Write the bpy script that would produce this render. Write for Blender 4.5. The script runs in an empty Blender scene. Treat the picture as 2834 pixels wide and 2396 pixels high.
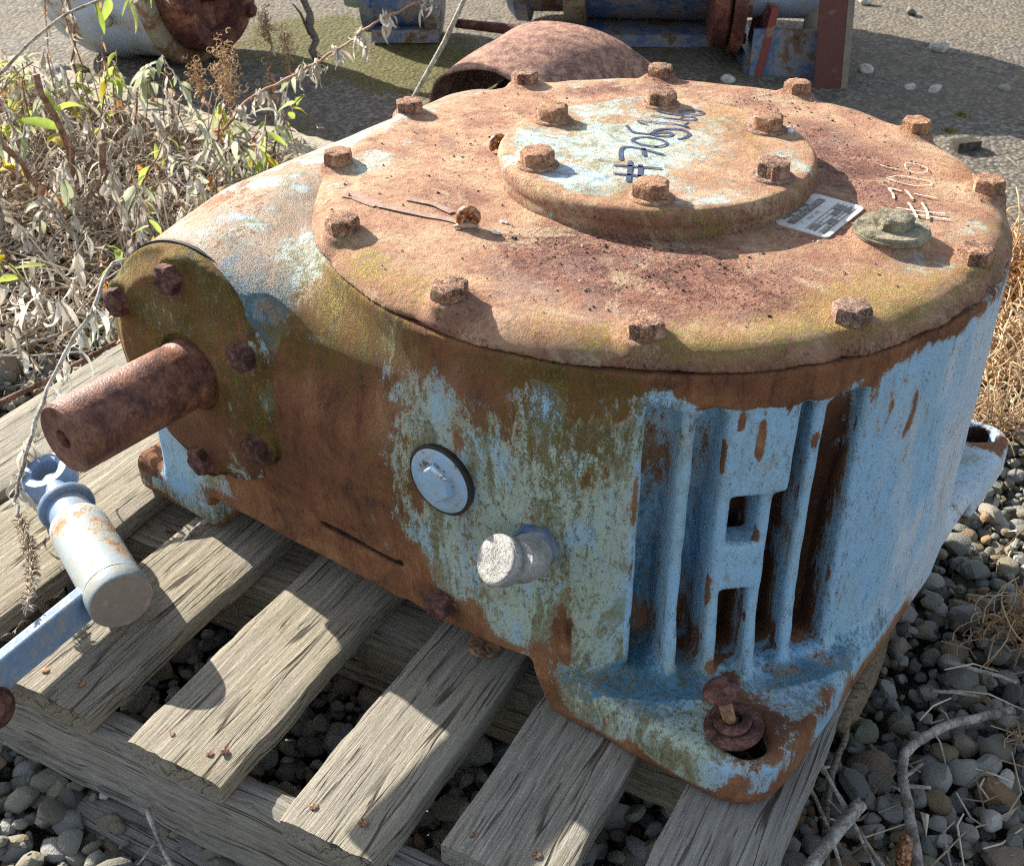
import bpy, bmesh, math, random
import numpy as np
from mathutils import Vector, Matrix, Euler
import openvdb as vdb

scene = bpy.context.scene
COL = scene.collection
R = math.radians
random.seed(7)
rng = np.random.default_rng(7)

# ------------------------------------------------------------------ camera, world, sun, exposure
CAM = Vector((-0.1196, -0.9497, 0.8267))
cam_data = bpy.data.cameras.new('camera')
cam = bpy.data.objects.new('camera', cam_data)
COL.objects.link(cam)
cam.location = CAM
cam_data.sensor_width = 36.0
cam_data.lens = 36.0 * 3310.0 / 2834.0
cam_data.clip_start = 0.01
cam_data.clip_end = 200.0
cam.rotation_mode = 'XYZ'
_q = Matrix.Rotation(R(90 - 34.024), 4, 'X') @ Matrix.Rotation(R(-0.1515), 4, 'Z')
cam.rotation_euler = _q.to_euler()
cam_data.dof.use_dof = True
cam_data.dof.focus_distance = 1.0
cam_data.dof.aperture_fstop = 26.0
scene.camera = cam

SUN_AZ, SUN_EL = -47.0, 28.0          # azimuth from +Y towards +X
sun_dir = Vector((math.sin(R(SUN_AZ)) * math.cos(R(SUN_EL)), math.cos(R(SUN_AZ)) * math.cos(R(SUN_EL)), math.sin(R(SUN_EL))))
world = bpy.data.worlds.new('World')
scene.world = world
world.use_nodes = True
wn = world.node_tree.nodes
bg = wn['Background']
sky = wn.new('ShaderNodeTexSky')
sky.sky_type = 'NISHITA'
sky.sun_disc = False
sky.sun_elevation = R(SUN_EL)
sky.sun_rotation = R(SUN_AZ)
sky.air_density = 1.0
sky.dust_density = 1.2
sky.ozone_density = 1.0
hs = wn.new('ShaderNodeHueSaturation')
hs.inputs['Saturation'].default_value = 0.62
world.node_tree.links.new(sky.outputs['Color'], hs.inputs['Color'])
world.node_tree.links.new(hs.outputs['Color'], bg.inputs['Color'])
bg.inputs['Strength'].default_value = 0.10
sun_data = bpy.data.lights.new('sun', 'SUN')
sun_data.energy = 5.0
sun_data.angle = R(0.5)
sun_data.color = (1.0, 0.93, 0.82)
sun = bpy.data.objects.new('sun', sun_data)
COL.objects.link(sun)
sun.location = sun_dir * 20
sun.rotation_euler = sun_dir.to_track_quat('Z', 'Y').to_euler()
vs = scene.view_settings
vs.view_transform = 'Standard'
vs.look = 'None'
vs.exposure = 1.38
vs.gamma = 1.0
vs.use_curve_mapping = False
scene.cycles.max_bounces = 5
scene.cycles.use_denoising = False
scene.cycles.filter_width = 1.15

# ------------------------------------------------------------------ helpers
def tag(o, label=None, cat=None, group=None, kind=None):
    if label: o['label'] = label
    if cat: o['category'] = cat
    if group: o['group'] = group
    if kind: o['kind'] = kind
    return o

def empty(name, loc=(0, 0, 0), rz=0.0, label=None, cat=None, group=None, rot=None):
    o = bpy.data.objects.new(name, None)
    o.empty_display_size = 0.05
    o.location = loc
    o.rotation_euler = rot if rot is not None else (0, 0, rz)
    COL.objects.link(o)
    return tag(o, label, cat, group)

def link(name, me, mat=None, parent=None, loc=None, rot=None, scale=None):
    if mat is not None and not me.materials:
        me.materials.append(mat)
    o = bpy.data.objects.new(name, me)
    COL.objects.link(o)
    if parent is not None: o.parent = parent
    if loc is not None: o.location = loc
    if rot is not None: o.rotation_euler = rot
    if scale is not None: o.scale = scale
    return o

def mesh(name, v, f, smooth=True):
    me = bpy.data.meshes.new(name)
    if isinstance(v, np.ndarray) and isinstance(f, np.ndarray):
        nv, nf, k = len(v), len(f), f.shape[1]
        me.vertices.add(nv); me.vertices.foreach_set('co', np.ascontiguousarray(v, np.float32).ravel())
        me.loops.add(nf * k); me.loops.foreach_set('vertex_index', np.ascontiguousarray(f, np.int32).ravel())
        me.polygons.add(nf); me.polygons.foreach_set('loop_start', np.arange(nf, dtype=np.int32) * k)
        me.update(calc_edges=True)
    else:
        me.from_pydata([tuple(p) for p in v], [], [tuple(q) for q in f])
        me.update()
    me.polygons.foreach_set('use_smooth', np.full(len(me.polygons), smooth))
    return me

def obj(name, v, f, mat=None, parent=None, smooth=True, loc=None, rot=None):
    return link(name, mesh(name, v, f, smooth), mat, parent, loc, rot)

def set_attr(me, name, arr):
    a = me.attributes.new(name, 'FLOAT', 'POINT')
    a.data.foreach_set('value', np.ascontiguousarray(arr, np.float32))

class MB:
    """collects primitives into one mesh"""
    def __init__(s): s.v = []; s.f = []; s.r = []; s.val = 0.0
    def add(s, v, f):
        o = len(s.v)
        s.v += [tuple(p) for p in v]
        s.f += [tuple(i + o for i in q) for q in f]
        s.r += [s.val] * len(v)
        return s
    def box(s, c, d, M=None):
        x, y, z = d[0] / 2, d[1] / 2, d[2] / 2
        v = [Vector((a * x, b * y, e * z)) for a in (-1, 1) for b in (-1, 1) for e in (-1, 1)]
        if M is not None: v = [M @ p for p in v]
        v = [p + Vector(c) for p in v]
        return s.add(v, [(0, 1, 3, 2), (4, 6, 7, 5), (0, 4, 5, 1), (2, 3, 7, 6), (0, 2, 6, 4), (1, 5, 7, 3)])
    def tube(s, pts, rad, n=7, caps=True):
        pts = [Vector(p) for p in pts]
        if not hasattr(rad, '__len__'): rad = [rad] * len(pts)
        rings = []; up = None
        for i, p in enumerate(pts):
            t = (pts[min(i + 1, len(pts) - 1)] - pts[max(i - 1, 0)])
            if t.length < 1e-9: t = Vector((0, 0, 1))
            t.normalize()
            if up is None:
                up = Vector((0, 0, 1)) if abs(t.z) < 0.9 else Vector((1, 0, 0))
            a = t.cross(up)
            if a.length < 1e-6: a = t.cross(Vector((1, 0.3, 0)))
            a.normalize(); b = a.cross(t); b.normalize(); up = b
            rings.append([p + (a * math.cos(2 * math.pi * k / n) + b * math.sin(2 * math.pi * k / n)) * rad[i] for k in range(n)])
        v = [q for r_ in rings for q in r_]; f = []
        for i in range(len(pts) - 1):
            for k in range(n):
                k2 = (k + 1) % n
                f.append((i * n + k, i * n + k2, (i + 1) * n + k2, (i + 1) * n + k))
        if caps:
            f.append(tuple(range(n - 1, -1, -1))); m = (len(pts) - 1) * n
            f.append(tuple(range(m, m + n)))
        return s.add(v, f)
    def lathe(s, prof, M=None, n=48, close=True):
        """profile [(radius, height)] round local z"""
        M = M or Matrix.Identity(4)
        v = []; f = []
        for r_, h in prof:
            for k in range(n):
                a = 2 * math.pi * k / n
                v.append(M @ Vector((r_ * math.cos(a), r_ * math.sin(a), h)))
        for i in range(len(prof) - 1):
            for k in range(n):
                k2 = (k + 1) % n
                f.append((i * n + k, i * n + k2, (i + 1) * n + k2, (i + 1) * n + k))
        if close:
            f.append(tuple(range(n - 1, -1, -1))); m = (len(prof) - 1) * n
            f.append(tuple(range(m, m + n)))
        return s.add(v, f)
    def build(s, name, mat=None, parent=None, smooth=True, loc=None, rot=None, angle=None, rnd=False):
        me = mesh(name, s.v, s.f, smooth)
        if angle is not None: sharp(me, angle)
        if rnd: set_attr(me, 'rnd', s.r)
        return link(name, me, mat, parent, loc, rot)

def sharp(me, deg):
    bm = bmesh.new(); bm.from_mesh(me)
    lim = R(deg)
    for e in bm.edges:
        if len(e.link_faces) == 2:
            e.smooth = e.calc_face_angle(0) < lim
        else: e.smooth = False
    bm.to_mesh(me); bm.free()

def axis_matrix(p, d):
    """matrix that takes local z to direction d at p"""
    q = Vector(d).normalized().to_track_quat('Z', 'Y')
    return Matrix.Translation(Vector(p)) @ q.to_matrix().to_4x4()

# --- value noise on arrays
def _hash(ix, iy, iz, seed):
    h = (ix.astype(np.int64) * 374761393 + iy.astype(np.int64) * 668265263 + iz.astype(np.int64) * 2147483647 + seed * 1274126177) & 0xffffffff
    h = ((h ^ (h >> 13)) * 1274126177) & 0xffffffff
    h = h ^ (h >> 16)
    return (h & 0xffff) / 65535.0

def vnoise(p, scale, seed=0):
    q = np.asarray(p, float) * scale
    i = np.floor(q).astype(np.int64); f = q - i
    u = f * f * (3 - 2 * f)
    o = 0
    for dx in (0, 1):
        for dy in (0, 1):
            for dz in (0, 1):
                w = (u[:, 0] if dx else 1 - u[:, 0]) * (u[:, 1] if dy else 1 - u[:, 1]) * (u[:, 2] if dz else 1 - u[:, 2])
                o = o + w * _hash(i[:, 0] + dx, i[:, 1] + dy, i[:, 2] + dz, seed)
    return o

def fbm(p, scale, octaves=4, seed=0, gain=0.5):
    a = 1.0; t = 0; n = 0
    for k in range(octaves):
        t = t + a * vnoise(p, scale * 2 ** k, seed + k * 17); n += a; a *= gain
    return t / n

def sstep(a, b, x):
    t = np.clip((x - a) / (b - a), 0, 1)
    return t * t * (3 - 2 * t)

# --- signed distance helpers (numpy grids)
def smin(a, b, k):
    h = np.clip(0.5 + 0.5 * (b - a) / k, 0, 1)
    return b * (1 - h) + a * h - k * h * (1 - h)
def smax(a, b, k): return -smin(-a, -b, k)
def sd_box(X, Y, Z, lo, hi, r=0.0):
    c = [(l + h) / 2 for l, h in zip(lo, hi)]; e = [(h - l) / 2 - r for l, h in zip(lo, hi)]
    qx, qy, qz = np.abs(X - c[0]) - e[0], np.abs(Y - c[1]) - e[1], np.abs(Z - c[2]) - e[2]
    out = np.sqrt(np.maximum(qx, 0) ** 2 + np.maximum(qy, 0) ** 2 + np.maximum(qz, 0) ** 2)
    return out + np.minimum(np.maximum(qx, np.maximum(qy, qz)), 0) - r
def sd_cylz(X, Y, Z, c, rad, lo, hi, r=0.0):
    d1 = np.hypot(X - c[0], Y - c[1]) - rad + r
    d2 = np.abs(Z - (lo + hi) / 2) - (hi - lo) / 2 + r
    return np.minimum(np.maximum(d1, d2), 0) + np.hypot(np.maximum(d1, 0), np.maximum(d2, 0)) - r
def sd_mesh(name, D, origin, vox):
    g = vdb.FloatGrid(background=1.0)
    g.copyFromArray(np.ascontiguousarray(D / vox, dtype=np.float32))
    pts, quads = g.convertToQuads(isovalue=0.0)
    v = pts * vox + np.array(origin)
    return v.astype(np.float64), quads[:, ::-1].astype(np.int32)

# ------------------------------------------------------------------ node helpers
class NT:
    def __init__(s, name):
        s.m = bpy.data.materials.new(name); s.m.use_nodes = True
        s.t = s.m.node_tree; s.n = s.t.nodes
        for x in list(s.n): s.n.remove(x)
        s.out = s.n.new('ShaderNodeOutputMaterial')
        s.b = s.n.new('ShaderNodeBsdfPrincipled')
        s.t.links.new(s.b.outputs[0], s.out.inputs[0])
    def L(s, a, b): s.t.links.new(a, b)
    def val(s, x, sock):
        if hasattr(x, 'is_linked') or hasattr(x, 'links'): s.L(x, sock)
        elif isinstance(x, (tuple, list)) and sock.type == 'RGBA': sock.default_value = tuple(x) + (1,) * (4 - len(x))
        else: sock.default_value = x
    def obj(s): return s.n.new('ShaderNodeTexCoord').outputs['Object']
    def mapping(s, vec, scale=(1, 1, 1), loc=(0, 0, 0), rot=(0, 0, 0)):
        m = s.n.new('ShaderNodeMapping'); s.L(vec, m.inputs[0])
        m.inputs[1].default_value = loc; m.inputs[2].default_value = rot; m.inputs[3].default_value = scale
        return m.outputs[0]
    def noise(s, vec, scale, detail=4, rough=0.55, dist=0.0, w=None):
        n = s.n.new('ShaderNodeTexNoise'); s.L(vec, n.inputs['Vector'])
        n.inputs['Scale'].default_value = scale; n.inputs['Detail'].default_value = detail
        n.inputs['Roughness'].default_value = rough; n.inputs['Distortion'].default_value = dist
        return n.outputs[0]
    def voro(s, vec, scale, feature='F1', out='Distance'):
        n = s.n.new('ShaderNodeTexVoronoi'); n.feature = feature; s.L(vec, n.inputs['Vector'])
        n.inputs['Scale'].default_value = scale
        return n.outputs[out]
    def attr(s, name):
        n = s.n.new('ShaderNodeAttribute'); n.attribute_name = name
        return n.outputs['Fac']
    def math(s, op, a, b=0.0, c=None, clamp=False):
        n = s.n.new('ShaderNodeMath'); n.operation = op; n.use_clamp = clamp
        s.val(a, n.inputs[0]); s.val(b, n.inputs[1])
        if c is not None: s.val(c, n.inputs[2])
        return n.outputs[0]
    def step(s, x, a, b):
        n = s.n.new('ShaderNodeMapRange'); n.interpolation_type = 'SMOOTHSTEP'
        s.val(x, n.inputs[0]); n.inputs[1].default_value = a; n.inputs[2].default_value = b
        n.inputs[3].default_value = 0; n.inputs[4].default_value = 1
        return n.outputs[0]
    def mix(s, f, a, b, mode='MIX'):
        n = s.n.new('ShaderNodeMix'); n.data_type = 'RGBA'; n.blend_type = mode
        s.val(f, n.inputs[0]); s.val(a, n.inputs[6]); s.val(b, n.inputs[7])
        return n.outputs[2]
    def ramp(s, x, stops):
        n = s.n.new('ShaderNodeValToRGB'); s.val(x, n.inputs[0])
        e = n.color_ramp.elements
        while len(e) < len(stops): e.new(0.5)
        for i, (p, c) in enumerate(stops):
            e[i].position = p; e[i].color = tuple(c) + (1,)
        return n.outputs[0]
    def con(s, x, a=0.36, b=0.64):
        n = s.n.new('ShaderNodeMapRange'); s.val(x, n.inputs[0]); n.inputs[1].default_value = a; n.inputs[2].default_value = b
        return n.outputs[0]
    def bump(s, h, strength=0.5, dist=0.001, normal=None):
        n = s.n.new('ShaderNodeBump'); s.val(h, n.inputs['Height'])
        n.inputs['Strength'].default_value = strength; n.inputs['Distance'].default_value = dist
        if normal is not None: s.L(normal, n.inputs['Normal'])
        return n.outputs[0]
    def done(s, color, rough=0.8, normal=None, spec=0.35, metal=0.0):
        s.val(color, s.b.inputs['Base Color']); s.val(rough, s.b.inputs['Roughness'])
        s.b.inputs['Specular IOR Level'].default_value = spec
        s.b.inputs['Metallic'].default_value = metal
        if normal is not None: s.L(normal, s.b.inputs['Normal'])
        return s.m
# ------------------------------------------------------------------ materials
BLUE = (0.34, 0.60, 0.84); MINT = (0.44, 0.54, 0.44); TEAL = (0.045, 0.16, 0.24)

def cast_material(name, streak=True, lid=False, blue=BLUE, dark=(0.070, 0.030, 0.019), brown=(0.185, 0.075, 0.038), orange=(0.31, 0.130, 0.055), tan=(0.43, 0.255, 0.15), moss=(0.23, 0.175, 0.035), bumps=1.0):
    """weathered paint over rusting cast iron; the vertex attributes say where rust, moss and faded paint lie"""
    k = NT(name)
    o = k.obj()
    st = k.mapping(o, (1, 1, 0.35)) if streak else o
    A = lambda *x: k.math('ADD', *x)
    X = lambda *x: k.math('MULTIPLY', *x)
    S = lambda *x: k.math('SUBTRACT', *x)
    n1 = k.con(k.noise(st, 30, 9, 0.70, 0.7), 0.34, 0.66)          # mottling, centimetres
    n2 = k.con(k.noise(st, 190, 6, 0.72), 0.36, 0.64)              # millimetres
    n3 = k.con(k.noise(o, 900, 3, 0.7), 0.34, 0.66)                # grit
    n4 = k.con(k.noise(o, 11, 8, 0.66, 1.2), 0.36, 0.64)           # decimetre clouds
    fine = A(X(n1, 0.42), A(X(n2, 0.34), X(n3, 0.24)))
    d = S(fine, 0.5)
    dn = S(A(X(n2, 0.5), X(n3, 0.5)), 0.5)
    r, m, p, dk, t, wa = (k.attr(a) for a in ('rust', 'moss', 'pale', 'deep', 'teal', 'wash'))
    # paint
    pm = k.step(A(p, X(d, 1.0)), 0.05, 1.05)
    paint = k.mix(pm, blue, MINT)
    paint = k.mix(X(k.step(n4, 0.3, 0.8), 0.30), paint, (0.40, 0.54, 0.62))
    b1 = k.con(k.noise(k.mapping(st, (1, 1, 1), (2.1, 0.3, 1.7)), 24, 9, 0.74, 0.8), 0.36, 0.64)
    b2 = k.con(k.noise(k.mapping(st, (1, 1, 1), (5.1, 4.3, 0.7)), 28, 9, 0.72, 0.6), 0.36, 0.64)
    age = k.step(p, 0.25, 0.75)
    paint = k.mix(X(k.step(b2, 0.58, 0.74), 0.75), paint, (0.36, 0.57, 0.70))
    paint = k.mix(X(X(k.step(A(b1, X(dn, 0.3)), 0.42, 0.80), age), 0.78), paint, k.mix(n3, (0.10, 0.10, 0.04), (0.30, 0.28, 0.13)))
    paint = k.mix(X(k.step(A(k.attr('chalk'), X(d, 0.5)), 0.05, 0.9), 0.85), paint, (0.70, 0.77, 0.83))  # sky-facing side whitened through its colour
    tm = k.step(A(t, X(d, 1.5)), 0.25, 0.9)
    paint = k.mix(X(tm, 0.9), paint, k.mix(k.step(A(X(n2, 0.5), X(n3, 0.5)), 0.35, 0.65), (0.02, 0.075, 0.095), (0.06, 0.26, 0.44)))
    # thin brownish stain washed over the paint, following the rust run-off
    paint = k.mix(X(k.step(A(r, X(d, 0.8)), 0.10, 0.80), 0.65), paint, k.mix(n1, (0.22, 0.13, 0.06), (0.42, 0.31, 0.18)))
    paint = k.mix(X(k.step(A(wa, A(X(S(n1, 0.5), 0.7), X(dn, 0.25))), 0.05, 0.80), 0.9), paint, k.ramp(A(X(n1, 0.7), X(n2, 0.3)), [(0.28, (0.22, 0.10, 0.055)), (0.5, (0.34, 0.18, 0.105)), (0.72, (0.42, 0.30, 0.20))]))
    n5 = k.con(k.noise(k.mapping(o, (1, 1, 0.75), (3, 3, 3)), 260, 5, 0.75), 0.36, 0.64)
    dirt = X(k.step(A(n5, X(S(b1, 0.5), 0.5)), 0.58, 0.90), A(X(p, 0.58), 0.10))
    paint = k.mix(dirt, paint, (0.19, 0.165, 0.085))
    # rust colours
    rc = k.ramp(A(X(fine, 0.70), X(n4, 0.30)), [(0.22, dark), (0.40, brown), (0.58, orange), (0.80, tan)])
    if lid:
        deep = k.ramp(fine, [(0.25, (0.085, 0.034, 0.028)), (0.48, (0.25, 0.105, 0.072)), (0.74, (0.42, 0.225, 0.155))])
        om = k.attr('orange')
        rc = k.mix(X(k.step(A(om, X(d, 1.0)), 0.1, 1.0), 0.8), rc, k.ramp(fine, [(0.28, (0.34, 0.15, 0.065)), (0.7, (0.56, 0.34, 0.175))]))
    else:
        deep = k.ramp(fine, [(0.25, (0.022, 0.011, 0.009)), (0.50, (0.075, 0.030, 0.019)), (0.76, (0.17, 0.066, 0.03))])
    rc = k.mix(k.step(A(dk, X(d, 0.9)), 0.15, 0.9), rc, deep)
    rm = k.step(A(r, X(d, 1.55)), 0.44, 0.66)
    # rust specks breaking through the paint, thicker where rust is near
    sp = k.step(A(k.noise(k.mapping(o, (1, 1, 0.6)), 330, 2, 0.5), X(r, 0.10)), 0.69, 0.735)
    sp = X(sp, k.step(k.noise(o, 22, 2, 0.5), 0.33, 0.6))
    col = k.mix(k.math('MAXIMUM', rm, X(sp, 0.85)), paint, rc)
    # crisp pale lip where the paint film breaks
    lip = X(k.step(A(r, X(d, 1.55)), 0.36, 0.44), S(1.0, k.step(A(r, X(d, 1.55)), 0.44, 0.52)))
    col = k.mix(X(lip, 0.35), col, (0.50, 0.42, 0.28))
    pit = None
    if lid:
        v = k.noise(o, 380, 2, 0.6)
        pit = X(k.step(v, 0.56, 0.64), k.step(A(dk, X(d, 1.1)), 0.42, 0.95))
        col = k.mix(X(pit, 0.92), col, (0.035, 0.019, 0.019))
        grit = k.step(k.noise(o, 620, 1, 0.5), 0.66, 0.72)
        col = k.mix(X(grit, 0.45), col, (0.60, 0.50, 0.38))
        # scattered scale flakes and dull grey stains
        v2 = k.step(k.noise(k.mapping(o, (1, 1, 1), (3, 1, 2)), 120, 6, 0.78), 0.585, 0.64)
        col = k.mix(X(v2, 0.60), col, (0.155, 0.075, 0.05))
        gs = k.step(k.noise(k.mapping(o, (1, 1, 1), (1, 7, 2)), 13, 7, 0.7, 1.5), 0.54, 0.66)
        col = k.mix(X(gs, 0.55), col, (0.26, 0.175, 0.15))
        yc = k.con(k.noise(k.mapping(o, (1, 1, 1), (9, 2, 5)), 19, 9, 0.74, 1.0), 0.40, 0.64)
        col = k.mix(X(k.step(A(yc, X(dn, 0.4)), 0.45, 0.9), 0.5), col, (0.60, 0.47, 0.30))
        rb = k.con(k.noise(k.mapping(o, (1, 1, 1), (4, 8, 5)), 26, 9, 0.76, 0.6), 0.40, 0.64)
        col = k.mix(X(k.step(A(rb, X(dn, 0.4)), 0.58, 0.92), 0.6), col, (0.27, 0.115, 0.075))
    # moss and algae film, granular
    mm = k.step(A(m, X(dn, 1.5)), 0.30, 1.0)
    mc = k.ramp(A(X(n3, 0.6), X(n2, 0.4)), [(0.24, tuple(c * 0.12 for c in moss)), (0.47, moss), (0.74, tuple(min(1, c * 2.1) for c in moss))])
    mc = k.mix(X(k.step(n1, 0.3, 0.7), 0.6), mc, tuple((moss[0] * 1.25, moss[1] * 0.80, moss[2] * 0.9)))
    col = k.mix(X(mm, 0.80), col, mc)
    fl = k.step(k.noise(o, 900, 1, 0.5), 0.72, 0.78)
    col = k.mix(X(fl, 0.28), col, (0.58, 0.54, 0.45))
    h = A(X(rm, -0.45), X(n3, 0.22))
    h = A(h, X(n2, A(0.16, X(rm, 0.26))))
    h = A(h, X(X(mm, dn), 2.0))
    if pit is not None:
        h = S(h, X(pit, -0.6)); h = A(h, X(v2, 0.25))
    rough = A(0.48, X(k.math('MAXIMUM', rm, mm), 0.40))
    return k.done(col, rough, k.bump(h, 1.0 * bumps, 0.0024), 0.3)

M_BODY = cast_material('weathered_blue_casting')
M_LID = cast_material('rusted_lid', streak=False, lid=True, dark=(0.24, 0.105, 0.058), brown=(0.37, 0.19, 0.12), orange=(0.51, 0.30, 0.18), tan=(0.64, 0.48, 0.33), moss=(0.40, 0.32, 0.085))

def rust_material(name, cols, scale=1.0, rough=0.85, bump=0.6, grit=None, vary=0.0):
    k = NT(name); o = k.obj()
    n1 = k.noise(o, 55 * scale, 5, 0.62, 0.3); n2 = k.noise(o, 260 * scale, 4, 0.65); n3 = k.noise(o, 800 * scale, 2, 0.6)
    n1 = k.con(n1); n2 = k.con(n2); n3 = k.con(n3)
    x = k.math('ADD', k.math('MULTIPLY', n1, 0.5), k.math('ADD', k.math('MULTIPLY', n2, 0.3), k.math('MULTIPLY', n3, 0.2)))
    c = k.ramp(x, [(0.20, cols[0]), (0.42, cols[1]), (0.58, cols[2]), (0.80, cols[3])])
    if vary:
        rn = k.n.new('ShaderNodeObjectInfo').outputs['Random']
        c = k.mix(k.math('MULTIPLY', k.step(rn, 0.45, 0.95), vary), c, k.mix(n2, (0.20, 0.085, 0.04), (0.46, 0.25, 0.12)))
        c = k.mix(k.math('MULTIPLY', k.math('SUBTRACT', 1.0, k.step(rn, 0.05, 0.4)), vary), c, k.mix(n2, (0.06, 0.035, 0.028), (0.22, 0.15, 0.12)))
        c = k.mix(k.math('MULTIPLY', k.step(n3, 0.62, 0.9), 0.4), c, (0.52, 0.40, 0.31))
    if grit:
        c = k.mix(k.math('MULTIPLY', k.step(n3, 0.80, 0.95), 0.6), c, grit)
    h = k.math('ADD', k.math('MULTIPLY', n2, 0.7), k.math('MULTIPLY', n3, 0.5))
    return k.done(c, rough, k.bump(h, bump, 0.0011), 0.35)

M_BOLT = rust_material('rusted_bolt', [(0.055, 0.028, 0.02), (0.16, 0.075, 0.045), (0.29, 0.14, 0.075), (0.42, 0.27, 0.18)], bump=0.55, vary=0.6)
M_BOLT_DARK = rust_material('dark_rusted_bolt', [(0.03, 0.016, 0.014), (0.085, 0.035, 0.027), (0.14, 0.06, 0.045), (0.22, 0.11, 0.085)], bump=0.7)
M_SHAFT = rust_material('rusted_shaft', [(0.07, 0.03, 0.024), (0.135, 0.056, 0.04), (0.19, 0.08, 0.05), (0.28, 0.13, 0.075)], scale=0.7, rough=0.45, bump=0.3)
M_COWL = rust_material('purple_brown_rust', [(0.12, 0.055, 0.042), (0.24, 0.115, 0.085), (0.34, 0.18, 0.125), (0.46, 0.28, 0.18)], scale=0.9, bump=1.0, grit=(0.48, 0.38, 0.32))
M_REDRUST = rust_material('red_brown_paint', [(0.055, 0.022, 0.018), (0.10, 0.034, 0.026), (0.15, 0.05, 0.034), (0.27, 0.13, 0.07)], scale=0.35, rough=0.7, bump=0.3)
M_PLUG = rust_material('grey_mossy_plug', [(0.07, 0.062, 0.042), (0.165, 0.145, 0.095), (0.235, 0.205, 0.14), (0.33, 0.295, 0.20)], bump=0.5)

def metal_simple(name, color, rough=0.4, metal=0.0, bump=0.2, scale=200):
    k = NT(name); o = k.obj()
    n = k.noise(o, scale, 4, 0.6)
    c = k.mix(k.step(n, 0.35, 0.7), tuple(x * 0.7 for x in color), color)
    return k.done(c, rough, k.bump(n, bump, 0.001), 0.5, metal)

def painted(name, paint, rustc=(0.17, 0.07, 0.035), amount=0.42, scale=1.0, rough=0.45):
    """paint with rust breaking through"""
    k = NT(name); o = k.obj()
    n1 = k.noise(o, 26 * scale, 6, 0.62, 0.5); n2 = k.noise(o, 190 * scale, 4, 0.6)
    x = k.math('ADD', k.math('MULTIPLY', n1, 0.75), k.math('MULTIPLY', n2, 0.25))
    m = k.step(x, 1 - amount - 0.02, 1 - amount + 0.05)
    hl = k.step(x, 1 - amount - 0.12, 1 - amount)
    c = k.mix(k.step(n2, 0.3, 0.7), tuple(c_ * 0.86 for c_ in paint), paint)
    c = k.mix(k.math('MULTIPLY', hl, 0.5), c, (0.38, 0.33, 0.22))
    c = k.mix(m, c, k.ramp(n2, [(0.35, tuple(q * 0.5 for q in rustc)), (0.65, tuple(q * 1.5 for q in rustc))]))
    return k.done(c, k.math('ADD', rough, k.math('MULTIPLY', m, 0.4)), k.bump(k.math('SUBTRACT', n2, m), 0.4, 0.001), 0.45)

M_TOOL = painted('scuffed_blue_grey_paint', (0.33, 0.40, 0.44), (0.30, 0.17, 0.09), 0.47, 1.0, 0.42)
M_TOOLBLUE = painted('blue_grey_paint', (0.19, 0.28, 0.42), (0.25, 0.12, 0.06), 0.37, 1.0, 0.35)
M_TOOLEND = painted('brown_grey_end_face', (0.27, 0.215, 0.17), (0.22, 0.11, 0.06), 0.40, 1.0, 0.6)
M_MACH = painted('old_machine_blue', (0.42, 0.50, 0.62), (0.26, 0.16, 0.09), 0.42, 0.45, 0.45)
M_MACHDARK = painted('dirty_machine_blue', (0.075, 0.13, 0.25), (0.13, 0.075, 0.04), 0.45, 0.4, 0.5)
M_MACHRIM = painted('dirty_rim', (0.30, 0.28, 0.20), (0.20, 0.11, 0.055), 0.52, 0.5, 0.6)
M_POST = painted('flaking_red_brown_steel', (0.115, 0.036, 0.028), (0.30, 0.30, 0.28), 0.33, 0.45, 0.6)
M_REDPAINT = painted('bright_red_paint', (0.25, 0.05, 0.04), (0.2, 0.13, 0.1), 0.4, 0.6, 0.5)
M_PLUGBLUE = painted('blue_plug_paint', (0.30, 0.48, 0.66), (0.06, 0.055, 0.05), 0.43, 2.2, 0.3)
M_RUBBER = metal_simple('black_gasket', (0.018, 0.018, 0.018), 0.45)
M_SILVER = metal_simple('galvanised_silver', (0.44, 0.43, 0.41), 0.5, 0.35, 0.9, 330)
M_SILVERFACE = rust_material('corroded_grey_face', [(0.22, 0.22, 0.21), (0.42, 0.41, 0.385), (0.55, 0.53, 0.49), (0.68, 0.65, 0.60)], scale=1.6, rough=0.6, bump=1.0)
M_WHITE = metal_simple('white_dropping', (0.78, 0.77, 0.74), 0.7)

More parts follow.
